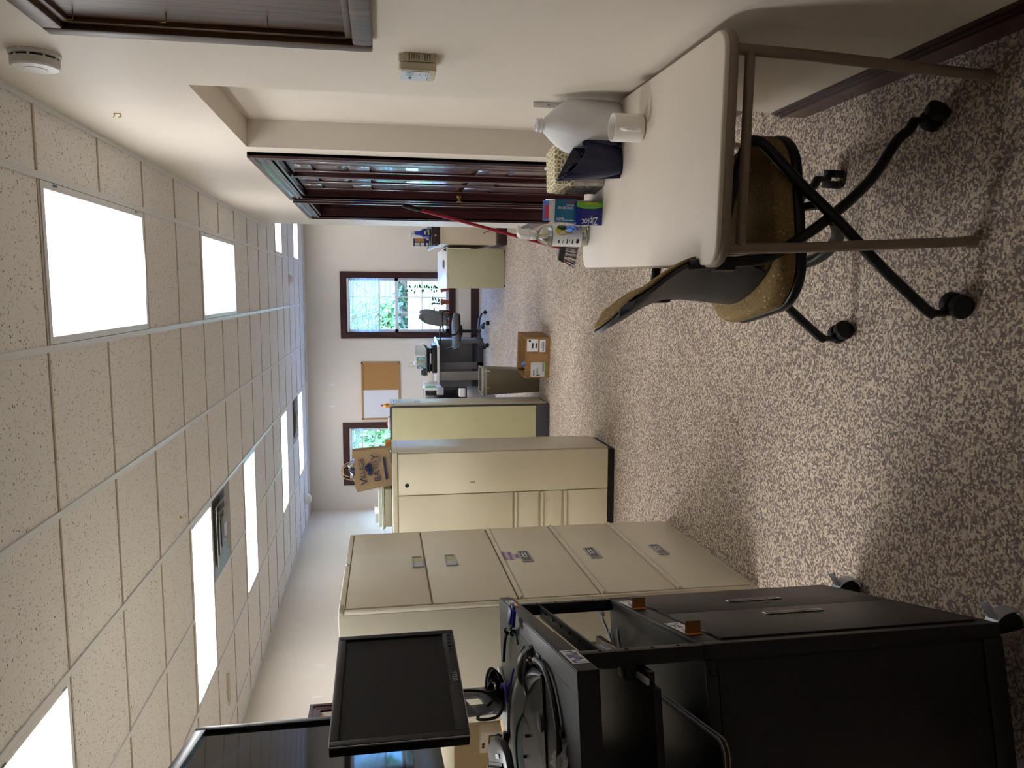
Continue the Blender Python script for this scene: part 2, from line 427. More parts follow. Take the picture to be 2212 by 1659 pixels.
# ------------------------------------------------------------------ ceiling: 2 x 2 ft tiles on a metal grid, fixtures in some cells
GX0, GY0, U = .3919, 2.9797, .6096
xl = [GX0 - k*U for k in range(-6, 8)]; xl = sorted([x for x in xl if XL < x < XE] + [XL, XE, XR])
yl = sorted([GY0 + k*U for k in range(-9, 16) if YB < GY0+k*U < YF] + [YB, YF])
LIGHTS = [  # i0,i1 (columns leftwards), j0,j1, strength
    (0, 1, 0, 2, 'panel_near', 'square-on prismatic ceiling light panel with a sagging corner beside the smoke detector'),
    (0, 1, 4, 6, 'panel_dim', 'dimmer ceiling light panel with greyish diffuser, next along the door wall'),
    (3, 5, -1, 0, 'panel_glow', 'ceiling light panel above the server rack and television'),
    (3, 5, 3, 4, 'panel_glow', 'wide ceiling light panel touching the square air vent above the filing cabinet'),
    (3, 5, 6, 7, 'panel_mid', 'wide ceiling light panel between the nearer vent and the second row of cabinets'),
    (3, 5, 10, 11, 'panel_far', 'wide ceiling light panel in front of the far vent'),
    (3, 5, 13, 14, 'panel_end', 'wide ceiling light panel behind the far vent, closest to the window wall'),
    (-2, 0, 10, 11, 'panel_end', 'ceiling light panel cut off by the wall corner, farther from the window wall'),
    (-2, 0, 13, 14, 'panel_end', 'ceiling light panel cut off by the wall corner, right by the window wall')]
VENTS = [(3, 4, 4, 5, 'square white ceiling air vent with nested frames against the nearer wide light'), (3, 4, 12, 13, 'square ceiling air vent in front of the farthest wide light')]
cells = set()
for L in LIGHTS + VENTS:
    for i in range(L[0], L[1]):
        for j in range(L[2], L[3]): cells.add((i, j))
tile_me = {}
for a in range(len(xl)-1):
    for b_ in range(len(yl)-1):
        x0, x1, y0, y1 = xl[a], xl[a+1], yl[b_], yl[b_+1]
        cx, cyy = (x0+x1)/2, (y0+y1)/2
        if cx > XR and cyy < YC: continue
        i = math.floor((GX0-cx)/U); j = math.floor((cyy-GY0)/U)
        if (i, j) in cells: continue
        key = (round(x1-x0, 3), round(y1-y0, 3))
        if key not in tile_me:
            w, d = key; w -= .004; d -= .004
            t = MB().box(-w/2, w/2, -d/2, d/2, 0, .012).box(-w/2-.002, w/2+.002, -d/2-.002, d/2+.002, .012, .016)
            tile_me[key] = t.mesh('ceiling_tile'); tile_me[key].materials.append(MATS['tile'])
        o = link(bpy.data.objects.new('ceiling_tile', tile_me[key]), ceiling)
        o.location = ((x0+x1)/2, cyy, ZC + .003 + random.uniform(-.001, .001))
def in_fix(x, y, i_line=None, j_line=None):
    for L in LIGHTS:
        X0, X1, Y0, Y1 = GX0-L[1]*U, GX0-L[0]*U, GY0+L[2]*U, GY0+L[3]*U
        if X0+.02 < x < X1-.02 and Y0+.02 < y < Y1-.02: return True
    return False
for x in xl:
    if abs(x-XR) < 1e-6: continue
    y0 = YC if x > XR else YB
    cuts = [y0] + [y for y in yl if y > y0]; runs = []
    for p, q in zip(cuts, cuts[1:]):
        if in_fix(x, (p+q)/2): continue
        if runs and abs(runs[-1][1]-p) < 1e-6: runs[-1][1] = q
        else: runs.append([p, q])
    for p, q in runs:
        struct('grid_runner', bx(x-.0125, x+.0125, p, q, ZC-.004, ZC+.002).box(x-.006, x+.006, p, q, ZC+.002, ZC+.05), 'grid_white', parent=ceiling, smooth=False)
for y in yl:
    for k in range(len(xl)-1):
        if (xl[k] >= XR-1e-6 and y < YC) or in_fix((xl[k]+xl[k+1])/2, y): continue
        struct('grid_cross_bar', bx(xl[k]+.0125, xl[k+1]-.0125, y-.006, y+.006, ZC-.0015, ZC+.02), 'grid_tan', parent=ceiling, smooth=False)
b = MB().box(XR-.02, XR, YB, YC, ZC-.006, ZC+.002).box(XL, XL+.02, YB, YF, ZC-.006, ZC+.002).box(XL, XE, YF-.02, YF, ZC-.006, ZC+.002)
struct('wall_angle', b, 'grid_white', parent=ceiling, smooth=False)

for (i0, i1, j0, j1, pm, lab) in LIGHTS:
    x0, x1, y0, y1 = GX0-i1*U, GX0-i0*U, GY0+j0*U, GY0+j1*U
    t = thing('ceiling_light', lab, 'ceiling light', ((x0+x1)/2, (y0+y1)/2, ZC)); w, d = (x1-x0)/2-.014, (y1-y0)/2-.014
    fr = MB()
    for (a0, a1, b0, b1) in ((-w, w, -d, -d+.028), (-w, w, d-.028, d), (-w, -w+.028, -d+.028, d-.028), (w-.028, w, -d+.028, d-.028)):
        fr.box(a0, a1, b0, b1, -.003, .012)
    ob('frame', fr, 'grid_white', t, .002, smooth=False)
    ob('housing', MB().box(-w, w, -d, d, .05, .06).box(-w, -w+.01, -d, d, .012, .05).box(w-.01, w, -d, d, .012, .05).box(-w, w, -d, -d+.01, .012, .05).box(-w, w, d-.01, d, .012, .05), 'grid_white', t)
    sag = .012 if (i0, j0) == (0, 0) else .0
    dif = MB().grid(lambda u, v: (-w+.027+(2*w-.054)*u, -d+.027+(2*d-.054)*v, .011 - sag*max(0, v-.7)*math.sin(PI*u)*4), 10, 10, .004)
    ob('diffuser', dif, pm, t)
    for sx in (-.5, .5): ob('latch', MB().cbox((w*.97, d*sx*1.6, -.004), (.008, .03, .004)), 'steel', t)
for (i0, i1, j0, j1, lab) in VENTS:
    x0, x1, y0, y1 = GX0-i1*U, GX0-i0*U, GY0+j0*U, GY0+j1*U
    t = thing('ceiling_vent', lab, 'vent', ((x0+x1)/2, (y0+y1)/2, ZC)); w = U/2-.014
    ob('face_plate', MB().prism([(-w,-w),(w,-w),(w,w),(-w,w)], .03, .034), 'grey_mid', t)
    for q, (r, z) in enumerate(((w, -.002), (w*.76, -.014), (w*.56, -.02), (w*.36, -.024), (w*.17, -.026))):
        fr = MB(); ri = r-.045 if q < 4 else 0
        if ri > 0:
            for (s0, s1) in ((1, 0), (-1, 0), (0, 1), (0, -1)):
                pa = [Vector((r*s0 - r*s1, r*s1 + r*s0, z)), Vector((r*s0 + r*s1, r*s1 - r*s0, z)), Vector((ri*s0 + ri*s1, ri*s1 - ri*s0, z+.03)), Vector((ri*s0 - ri*s1, ri*s1 + ri*s0, z+.03))]
                pb = [p + Vector((0, 0, .004)) for p in pa]
                fr.add(pa+pb, [(0,1,2,3), (7,6,5,4), (0,4,5,1), (1,5,6,2), (2,6,7,3), (3,7,4,0)])
        else: fr.box(-r, r, -r, r, z, z+.004)
        ob('louvre', fr, 'vent_metal', t, smooth=False)
def dome(lab, cat, name, x, y, r, h):
    t = thing(name, lab, cat, (x, y, ZC), 0)
    ob('base_ring', MB().lathe([(r, -.012), (r, 0)], 28), 'white_plastic', t, .002)
    ob('dome', MB().lathe([(r*.15, -h), (r*.5, -h*.93), (r*.78, -h*.6), (r*.86, -.012)], 28), 'white_plastic', t)
    ob('slot', MB().lathe([(r*.9, -.016), (r*.9, -.012)], 28), 'white_plastic', t)
dome('round white smoke detector on the ceiling in front of the tall window', 'smoke detector', 'smoke_detector', .125, 10.33, .07, .06)
dome('white dome alarm on the ceiling near the far left room corner', 'alarm', 'alarm_dome', -3.09, 11.5, .09, .1)
dome('tiny ceiling sensor beside the window wall between the two windows', 'sensor', 'ceiling_sensor', -1.146, 12.1, .03, .03)
t = thing('ceiling_hook', 'small metal hook hanging from a ceiling tile by the wide light', 'hook', (-1.324, 4.617, ZC-.001))
ob('shank', MB().tube([(0,0,.004), (0,0,-.02), (.008,0,-.03), (.016,0,-.022)], .0018, 6, 4), 'brass', t); ob('plate', MB().lathe([(.008,-.002), (.008,.003)], 12), 'brass', t)
t = thing('cable_clip', 'beige cable raceway stub on a ceiling tile above the left wall door', 'raceway', (-2.956, 5.70, ZC))
ob('cover', MB().cbox((0,0,-.008), (.22,.022,.02)), 'ivory_plastic', t, .003); ob('cable', MB().tube([(-.11,0,-.008), (-.14,.01,-.004), (-.16,.03,.004)], .004, 6, 4), 'ivory_plastic', t)

# ------------------------------------------------------------------ doors in the right wall, windows, outdoors
def casing(axis, c, s, a0, a1, zt, w=.092):       # moulded casing round an opening; s = side it stands proud of
    b = MB()
    for (o0, o1, t) in ((0, w, .014), (0, .016, .020), (.03, .044, .019), (w-.026, w, .026)):
        lo, hi = sorted((c, c+s*t))
        for (p, q, z0, z1) in ((a0-o1, a0-o0, 0, zt+o1), (a1+o0, a1+o1, 0, zt+o1), (a0-o0, a1+o0, zt+o0, zt+o1)):
            if axis == 'x': b.box(lo, hi, p, q, z0, z1)
            else: b.box(p, q, lo, hi, z0, z1)
    return b
def leaf(root, x, s, y0, y1, zt, m='door_red'):
    # six-panel leaf; x = face, s = direction towards the viewer
    lo = lambda a, b: sorted((x+s*a, x+s*b))
    L = ob('leaf', MB().box(*lo(-.04, -.014), y0, y1, .012, zt-.006), m, root, smooth=False)
    st = .11; mid = (y0+y1)/2
    rows = ((.22, .80), (.98, 1.60), (1.72, zt-.13))
    b = MB()
    for (p, q) in ((y0, y0+st), (y1-st, y1), (mid-.05, mid+.05)): b.box(*lo(-.014, 0), p, q, .012, zt-.006)
    for (z0, z1) in ((.012, .22), (.80, .98), (1.60, 1.72), (zt-.13, zt-.006)): b.box(*lo(-.014, 0), y0+st, mid-.05, z0, z1); b.box(*lo(-.014, 0), mid+.05, y1-st, z0, z1)
    ob('stile_rail_frame', b, m, L, .003)
    for (z0, z1) in rows:
        for (p, q) in ((y0+st, mid-.05), (mid+.05, y1-st)):
            f = MB(); xs0, xs1 = x-s*.013, x-s*.004; e = .035
            A = [(xs0, p+.004, z0+.004), (xs0, q-.004, z0+.004), (xs0, q-.004, z1-.004), (xs0, p+.004, z1-.004)]
            Bq = [(xs1, p+e, z0+e), (xs1, q-e, z0+e), (xs1, q-e, z1-e), (xs1, p+e, z1-e)]
            f.add(A+Bq, [(4,5,6,7), (0,1,5,4), (1,2,6,5), (2,3,7,6), (3,0,4,7), (3,2,1,0)])
            ob('door_panel', f, m, L, smooth=False)
    return L
d1 = struct('door_1', casing('x', XR, -1, D1[0], D1[1], D1[2]), 'trim_red', smooth=False)
ob('jamb', MB().box(XR-.004, XR+.125, D1[0]-.001, D1[0]+.02, 0, D1[2]).box(XR-.004, XR+.125, D1[1]-.02, D1[1]+.001, 0, D1[2]).box(XR-.004, XR+.125, D1[0], D1[1], D1[2]-.02, D1[2]+.001), 'trim_red', d1, smooth=False)
mid = (D1[0]+D1[1])/2
leaf(d1, XR+.035, -1, D1[0]+.022, mid-.002, D1[2]-.022); lf = leaf(d1, XR+.035, -1, mid+.002, D1[1]-.022, D1[2]-.022)
ob('meeting_bead', MB().box(XR+.012, XR+.036, mid-.024, mid+.024, .015, D1[2]-.03), 'trim_red', d1, .003)
ob('knob', MB().lathe([(.003,-.016), (.014,-.016), (.018,-.010), (.018,-.002), (.009,.004), (.008,.024), (.022,.027), (.022,.03)], 20, M=frame((XR+.005, 5.565, .99), (0,1,0), (0,0,1)) @ Matrix.Rotation(PI,4,'X')), 'brass', lf)
d2 = struct('door_2', casing('x', XR, -1, D2[0], D2[1], D2[2]), 'trim_red', smooth=False)
ob('jamb', MB().box(XR-.004, XR+.125, D2[0]-.001, D2[0]+.02, 0, D2[2]).box(XR-.004, XR+.125, D2[1]-.02, D2[1]+.001, 0, D2[2]).box(XR-.004, XR+.125, D2[0], D2[1], D2[2]-.02, D2[2]+.001), 'trim_red', d2, smooth=False)
ob('door_stop', MB().box(XR+.05, XR+.065, D2[1]-.034, D2[1]-.02, 0, D2[2]-.02), 'trim_red', d2)
leaf(d2, XR+.085, -1, D2[0]+.022, D2[1]-.022, D2[2]-.022)
d3 = struct('door_3', casing('x', XL, 1, D3[0], D3[1], D3[2]), 'trim_red', smooth=False)
leaf(d3, XL-.06, 1, D3[0]+.002, D3[1]-.002, D3[2]-.002)
ob('jamb', MB().box(XL-.19, XL-.11, D3[0]-.001, D3[1]+.001, 0, D3[2]+.001), 'trim_red', d3)

def window(n, axis, c, s, a0, a1, z0, z1, blind=None):
    # c = inner wall plane, s = outward direction; vinyl double-hung unit with muntins in a stained casing
    def B(b, p, q, t0, t1, lo, hi):
        u0, u1 = sorted((c+s*t0, c+s*t1))
        return b.box(p, q, u0, u1, lo, hi) if axis == 'y' else b.box(u0, u1, p, q, lo, hi)
    b = MB(); w = .085
    for (o0, o1, t) in ((0, w, -.016), (w-.022, w, -.024), (.0, .014, -.021)):
        for (p, q, lo, hi) in ((a0-o1, a0-o0, z0-o1, z1+o1), (a1+o0, a1+o1, z0-o1, z1+o1), (a0-o0, a1+o0, z1+o0, z1+o1), (a0-o0, a1+o0, z0-o1, z0-o0)): B(b, p, q, t, 0, lo, hi)
    root = struct('window_%d' % n, b, 'trim_red', smooth=False)
    b = MB()
    for (p, q, lo, hi) in ((a0, a0+.012, z0, z1), (a1-.012, a1, z0, z1), (a0, a1, z1-.012, z1), (a0, a1, z0, z0+.012)): B(b, p, q, 0, .149, lo, hi)
    ob('reveal', b, 'trim_red', root, smooth=False)
    zm = z0 + (z1-z0)*.517
    for (name, lo, hi, t0) in (('lower_sash', z0+.012, zm+.025, .06), ('upper_sash', zm-.025, z1-.012, .09)):
        b = MB(); A0, A1 = a0+.012, a1-.012
        for (p, q, l2, h2) in ((A0, A0+.045, lo, hi), (A1-.045, A1, lo, hi), (A0, A1, lo, lo+.05), (A0, A1, hi-.05, hi)): B(b, p, q, t0, t0+.03, l2, h2)
        sa = ob(name, b, 'vinyl', root, smooth=False)
        I0, I1, J0, J1 = A0+.045, A1-.045, lo+.05, hi-.05
        for k in (1, 2): x = I0+(I1-I0)*k/3; ob('muntin', B(MB(), x-.008, x+.008, t0+.008, t0+.022, J0, J1), 'vinyl', sa, smooth=False)
        zmid = (J0+J1)/2; ob('muntin', B(MB(), I0, I1, t0+.006, t0+.020, zmid-.008, zmid+.008), 'vinyl', sa, smooth=False)
        for k in range(3):
            for (l2, h2) in ((J0, zmid), (zmid, J1)): ob('pane', B(MB(), I0+(I1-I0)*k/3, I0+(I1-I0)*(k+1)/3, t0+.013, t0+.016, l2, h2), 'glass', sa, smooth=False)
    if blind:
        lab, drop = blind
        t = thing('window_blind', lab, 'blind', ((a0+a1)/2, c+s*.03, z1-.012)); hw = (a1-a0)/2-.014
        ob('head_rail', MB().cbox((0, 0, -.018), (2*hw, .03, .034)), 'vinyl', t, .003)
        sl = MB().box(-hw, hw, -.012, .012, -.0006, .0006, Matrix.Rotation(.5, 4, 'X')).mesh('slat')
        nsl = int(drop/.0215)
        for k in range(nsl): q = ob('slat', sl, 'slat', t); q.location = (0, 0, -.045-k*.0215)
        ob('bottom_rail', MB().cbox((0, 0, -.055-nsl*.0215), (2*hw, .024, .022)), 'slat', t, .003)
        ob('tilt_wand', MB().tube([(-hw+.2, -.016, -.03), (-hw+.26, -.02, -.30), (-hw+.36, -.02, -.56)], .006, 6), 'slat', t)
        ob('tilt_wand', MB().tube([(hw-.08, -.016, -.12), (hw-.24, -.02, -.36)], .005, 6), 'slat', t)
        for e in (-.8, 0, .8): ob('ladder_cord', MB().cyl((hw*e, -.012, -.03), (hw*e, -.012, -.05-nsl*.0215), .001, n=5), 'slat', t)
    return root
window(1, 'y', YF, 1, *W1, blind=('raised white slat blind in the window with potted plants', .46))
window(2, 'y', YF, 1, *W2, blind=('short bunched blind in the window behind the paper bag', .16))

# outdoors
og = struct('lawn', MB().box(-14, 16, 14.7, 36, .3, .66), 'lawn')
struct('terrace', MB().box(-14, 16, YF+.2, 14.7, -.4, -.3), 'fence_board')
def fence(lab, y, z0, h, x0, n):
    fe = thing('garden_fence', lab, 'fence', (x0, y, z0)); w = .142
    brd = MB().box(-.066, .066, -.01, .01, 0, h).mesh('board')
    for k in range(n): q = ob('board', brd, 'fence_board', fe); q.location = (k*w, 0, random.uniform(-.006, .006))
    for z in (.15*h, .8*h): ob('rail', MB().box(-.1, n*w, .012, .05, z, z+.05), 'fence_board', fe)
fence('pale board fence close outside the windows, below the lawn', 14.5, -.3, .95, -5.0, 56)
fence('low pale board edging at the far side of the raised lawn', 17.6, .66, .31, -6.4, 72)
def leafcloud(cx, r, n, size, seed):
    rnd = random.Random(seed); b = MB()
    for k in range(n):
        while True:
            p = Vector((rnd.uniform(-1,1), rnd.uniform(-1,1), rnd.uniform(-1,1)))
            if .35 < p.length < 1: break
        p = Vector((cx[0]+p.x*r[0], cx[1]+p.y*r[1], cx[2]+p.z*r[2]))
        a = Vector((rnd.gauss(0,1), rnd.gauss(0,1), rnd.gauss(0,1))).normalized(); c = a.orthogonal().normalized(); s_ = size*rnd.uniform(.6, 1.3)
        b.add([p-a*s_, p+c*s_*.5, p+a*s_, p-c*s_*.5], [(0,1,2,3)])
    return b
def tree(lab, x, y, r, zc, m, seed, n=2600, size=.12, name='tree'):
    t = thing(name, lab, 'tree', (x, y, .66))
    ob('crown', leafcloud((0,0,zc), r, n, size, seed), m, t, smooth=False)
    ob('trunk', MB().tube([(0,0,0), (.05,.02,zc*.4), (0,0,zc)], .09, 8, 4), 'bark', t)
tree('leafy yellow-green tree in the garden beyond the fence', -.95, 20.4, (.8,.8,.85), 1.05, 'hedge', 3, 2600, .08)
tree('tall garden tree outside the window behind the paper bag', -4.6, 20.4, (2.0,1.4,1.7), 1.9, 'hedge', 5, 4200)
tree('smaller bright green tree in front of the blue house', 1.9, 21.6, (.8,.8,.8), 1.1, 'hedge', 6, 1500)
t = thing('clipped_hedge', 'dark clipped hedge running behind the pale fence', 'hedge', (-.4, 18.4, .66))
hb = MB(); rnd = random.Random(11)
for k in range(5200):
    p = Vector((rnd.uniform(-5.5, 5.5), rnd.uniform(-.35, .35), rnd.uniform(.02, .58))); a = Vector((rnd.gauss(0,1), rnd.gauss(0,1), rnd.gauss(0,1))).normalized(); c = a.orthogonal().normalized()
    hb.add([p-a*.09, p+c*.05, p+a*.09, p-c*.05], [(0,1,2,3)])
ob('foliage', hb, 'hedge_dark', t, smooth=False); ob('stems', MB().box(-5.5, 5.5, -.2, .2, 0, .45), 'bark', t)
hs_ = thing('blue_house', 'blue clapboard house seen through the window with plants', 'house', (1.2, 27, .66))
ob('wall', MB().box(-5, 5, 0, .3, 0, 4.6), 'siding_blue', hs_, smooth=False)
for k in range(26): ob('clapboard', MB().prism([(-.012, 0), (-.03, 0), (-.012, .17)], -5, 5, frame((0, 0, .1+k*.17), (0, 1, 0), (0, 0, 1))), 'siding_blue', hs_, smooth=False)
ob('roof', MB().prism([(-.6, 4.4), (2.6, 6.4), (2.6, 6.5), (-.6, 4.55)], -5.4, 5.4, frame((0, 0, 0), (0, 1, 0), (0, 0, 1))), 'roof_blue', hs_, smooth=False)
for x in (-2.6, -.6, 1.6):
    w_ = ob('window', MB().box(x-.5, x+.5, -.06, -.005, 2.5, 3.8), 'vinyl', hs_, smooth=False); ob('pane', MB().box(x-.42, x+.42, -.07, -.058, 2.58, 3.72), 'black_gloss', w_, smooth=False)

# ------------------------------------------------------------------ things on the walls
# empty display frame with hooks (right wall)
t = thing('display_frame', 'empty dark oak shadow box frame with small brass hooks on the wall', 'frame', (XR, 0, 0))
fz0, fz1, fy0, fy1 = 1.555, 2.335, 1.15, 2.135
b = MB(); dp = .034
for (p, q, lo, hi) in ((fy1-.05, fy1, fz0, fz1), (fy0, fy0+.05, fz0, fz1), (fy0+.051, fy1-.051, fz1-.05, fz1), (fy0+.051, fy1-.051, fz0, fz0+.05)):
    b.box(-dp, 0, p, q, lo, hi)
ob('outer_frame', b, 'oak', t, .006)
b = MB()
for (p, q, lo, hi) in ((fy1-.068, fy1-.05, fz0+.05, fz1-.05), (fy0+.05, fy0+.068, fz0+.05, fz1-.05), (fy0+.05, fy1-.05, fz1-.068, fz1-.05), (fy0+.05, fy1-.05, fz0+.05, fz0+.068)):
    b.box(-.02, 0, p, q, lo, hi)
ob('inner_moulding', b, 'oak', t, .004)
ob('back_board', MB().box(-.008, -.001, fy0+.05, fy1-.05, fz0+.05, fz1-.05), 'oak', t)
for (y, z) in ((2.02, 2.24), (2.00, 2.03), (1.99, 1.80), (1.75, 2.24), (1.75, 2.03), (1.75, 1.80)):
    ob('hook', MB().tube([(-.008, y, z), (-.026, y, z), (-.030, y, z+.002), (-.030, y, z+.014)], .0013, 6), 'brass', t)
# smoke detector, round, on the wall; axis pointing -X
t = thing('wall_smoke_detector', 'round white smoke detector mounted on the wall above the thermostat', 'smoke detector', (XR, 2.43, 2.487)); t.rotation_euler = (0, -PI/2, 0)
ob('base', MB().lathe([(.066, 0), (.066, .008), (.060, .012)], 40), 'white_plastic', t)
ob('vent_gap_ring', MB().lathe([(.0585, .012), (.0585, .018)], 40), 'dark_slot', t)  # dark-coloured ring filling the vent gap between base and cover
for k in range(10):
    a = 2*PI*k/10+.2; ob('vent_post', MB().cbox((.059, 0, .015), (.006, .006, .007), Matrix.Rotation(a, 4, 'Z')), 'white_plastic', t)
ob('cover', MB().lathe([(.0625, .018), (.0625, .036), (.058, .041), (.03, .043), (.004, .043)], 40), 'white_plastic', t)
ob('test_button', MB().lathe([(.03, .043), (.029, .0445), (.003, .0448)], 32), 'white_plastic', t, label='round raised test button')
ob('lettering', MB().cbox((.0628, .002, .028), (.0006, .016, .004)).cbox((.0628, .024, .028), (.0006, .008, .004), Matrix.Rotation(.2, 4, 'Z')), 'taupe', t)
# thermostat
t = thing('thermostat', 'cream thermostat with a small dark display on the wall below the smoke detector', 'thermostat', (XR, 2.285, 1.433))
def rrect(w, h, r, n=6):
    p = []
    for (cx_, cz_, a0) in ((w/2-r, h/2-r, 0), (-w/2+r, h/2-r, PI/2), (-w/2+r, -h/2+r, PI), (w/2-r, -h/2+r, 1.5*PI)):
        for k in range(n+1): a = a0+PI/2*k/n; p.append((cx_+r*math.cos(a), cz_+r*math.sin(a)))
    return p
TF = frame((0,0,0), (0,-1,0), (0,0,1))      # local x -> world -Y, local y -> up, local z -> -X (towards the room)
b = MB(); b.prism(rrect(.100, .108, .014), 0, .022, TF); ob('base', b, 'ivory_plastic', t, .002)
b = MB(); b.prism(rrect(.108, .104, .014), .022, .046, TF); ob('cover', b, 'ivory_plastic', t, .005)
TF2 = frame((-.0465, 0, 0), (0,-1,0), (0,0,1))
ob('face_panel', MB().prism(rrect(.094, .080, .006), 0, .0012, TF2 @ Matrix.Translation((.0, .006, 0))), 'screen_grey', t)
ob('display', MB().box(.004, .034, .012, .03, .0012, .0022, TF2), 'black_gloss', t); ob('display_bezel', MB().box(-.0005, .0385, .006, .034, .0008, .0016, TF2), 'ivory_plastic', t)
for dx in (-.014, -.006): ob('button', MB().lathe([(.004, 0), (.004, .003)], 12, M=TF2 @ Matrix.Translation((dx-.006, .020, 0))), 'grey_mid', t)
lines('printed_marks', TF2, [(-.034+k*.008, -.03, .005, .0022) for k in range(4)] + [(.008+k*.009, -.03, .006, .0025) for k in range(4)] + [(.008+k*.009, -.024, .006, .0018) for k in range(4)] + [(.014, -.008, .009, .004)], .0016, 'taupe', t)
edges = []; zt_ = .040
for k in range(8):
    z = .022-k*.0066-(.010 if k > 4 else 0); edges.append((z, z+.0032))
bounds = [.040] + [v for e in edges for v in (e[1], e[0])] + [-.045]
for k in range(0, len(bounds), 2): ob('vent_rib', MB().box(-.018, -.003, -.056, -.049, bounds[k+1], bounds[k]), 'ivory_plastic', t)
ob('side_rail', MB().box(-.022, -.018, -.056, -.049, -.045, .040).box(-.003, 0, -.056, -.049, -.045, .040), 'ivory_plastic', t)
# brass picture hook left in the wall
t = thing('picture_hook', 'small brass picture nail left in the bare wall near the ceiling', 'hook', (XR, 3.18, 2.508))
ob('plate', MB().box(-.003, 0, -.005, .005, -.012, .012), 'brass', t, .001); ob('nail', MB().tube([(0,0,.008), (-.016,0,.014)], .0016, 6), 'brass', t); ob('hook_arm', MB().tube([(-.002,0,-.01), (-.010,0,-.013), (-.014,0,-.004)], .0018, 6, 4), 'brass', t)
# corner bracket at the recess edge
t = thing('corner_bracket', 'white metal bracket screwed to the edge of the wall recess above the jug', 'bracket', (XR, NY0+.004, .95))
ob('strap', MB().box(-.020, .004, 0, .0025, -.11, .065), 'white_plastic', t, .001); ob('screw', MB().lathe([(.004, 0), (.003, .002)], 10, M=Matrix.Translation((-.010, .0, .01)) @ Matrix.Rotation(PI/2, 4, 'X')), 'steel', t); ob('edge_leg', MB().box(.0, .004, .0025, .03, -.11, .065), 'white_plastic', t)
tag(ob('door_bumper', MB().lathe([(.014,0), (.014,.006), (.010,.012), (.002,.013)], 16, M=frame((XR-.026, D1[0]-.078, .70), (0,1,0), (0,0,1)) @ Matrix.Rotation(PI,4,'X')), 'white_plastic'), 'small white round bumper stuck on the red door casing', 'bumper')
# cork and white board
t = thing('combination_board', 'wall board, half cork and half whiteboard, in a light wood frame', 'notice board', (-1.605, YF, 1.58))
b = MB(); w, h = .465, .305
for (p, q, lo, hi) in ((-w, -w+.028, -h, h), (w-.028, w, -h, h), (-w, w, h-.028, h), (-w, w, -h, -h+.028)): b.box(p, q, -.022, 0, lo, hi)
ob('frame', b, 'oak_frame', t, .003); ob('cork_half', MB().box(.02, w-.026, -.012, 0, -h+.026, h-.026), 'cork', t); ob('whiteboard_half', MB().box(-w+.026, .014, -.013, 0, -h+.026, h-.026), 'whiteboard', t)
ob('divider', MB().box(.012, .022, -.014, 0, -h+.026, h-.026), 'oak_frame', t)
t = thing('light_switch', 'ivory wall switch plate under the notice board', 'switch', (-1.193, YF, 1.08)); ob('plate', MB().box(-.037, .037, -.006, 0, -.06, .06), 'ivory_plastic', t, .003); ob('toggle', MB().box(-.012, .012, -.012, -.005, -.03, .03), 'white_plastic', t, .002)
for (nm, x, z) in (('above the cork half of the notice board', -1.497, 2.337), ('above the whiteboard half of the notice board', -1.846, 2.345)):
    tag(ob('tape_strip', MB().grid(lambda u, v: (x+(u-.5)*.022, YF-.0005-.0015*abs(u-.5), z+(v-.5)*.085), 3, 4, .0006), 'paper'), 'white adhesive strip left on the wall ' + nm, 'tape')
for (nm, y, z) in (('above the dark door casing', 6.51, 2.148), ('farther from the dark door casing', 7.088, 2.161)):
    tag(ob('tape_strip', MB().grid(lambda u, v: (XL+.0005+.0015*abs(u-.5), y+(u-.5)*.022, z+(v-.5)*.085), 3, 4, .0006), 'paper'), 'white adhesive strip on the left wall ' + nm, 'tape')

# ------------------------------------------------------------------ storage furniture
# five-drawer lateral file, front towards +X
t = thing('filing_cabinet', 'tall cream five-drawer lateral filing cabinet behind the server rack', 'filing cabinet', (-1.243, 3.415, 0), math.radians(2.2))
hw, D, Hc = .535, .49, 1.722
ob('body', MB().box(-D, -.018, -hw, hw, .0, Hc), 'cab_cream', t, .004)
ob('top_rail', MB().box(-.018, .0, -hw, hw, 1.700, Hc), 'cab_cream', t, .003)
ob('base_rail', MB().box(-.018, -.004, -hw, hw, .0, .026), 'cab_cream', t, .002)
for s in (-1, 1): ob('side_rail', MB().box(-.018, 0, s*hw-.014 if s > 0 else -hw, hw if s > 0 else -hw+.014, .026, 1.70), 'cab_cream', t, .002)
zs = (1.698, 1.360, 1.016, .676, .350, .028); tagz = (1.397, 1.245, .895, .572, .240)
for k in range(5):
    z1, z0 = zs[k], zs[k+1]+.006
    d = ob('drawer_front', MB().box(-.016, .004, -hw+.017, hw-.017, z0, z1-.002), 'cab_cream', t, .003)
    if k >= 2: ob('pull_lip', MB().box(.002, .012, -hw+.018, hw-.018, z1-.016, z1-.004), 'cab_cream', d, .003)
    M = frame((.0045, -.075, tagz[k]-.026), (0,1,0), (0,0,1)); f = MB()
    for (x, y, w, h) in ((0,0,.155,.006), (0,.046,.155,.006), (0,.006,.008,.040), (.147,.006,.008,.040)): f.box(x, x+w, y, y+h, 0, .006, M)
    lh = ob('label_holder', f, 'silver', d, .0012)
    ob('label_card', MB().box(.008, .147, .006, .046, 0, .0015, M), ('olive_panel', 'olive_panel', 'grey_mid', 'grey_mid', 'taupe')[k], lh)
    if k >= 2: ob('typed_label', MB().box(.070, .135, .016, .036, .0015, .0024, M), 'paper', lh); lines('printed_marks', M, [(.076+q*.014, .022, .010, .007) for q in range(4)], .003, 'black_print', lh)
    else: ob('paper_slip', MB().box(.008, .075, .006, .046, .0015, .0022, M), 'paper_grey', lh)
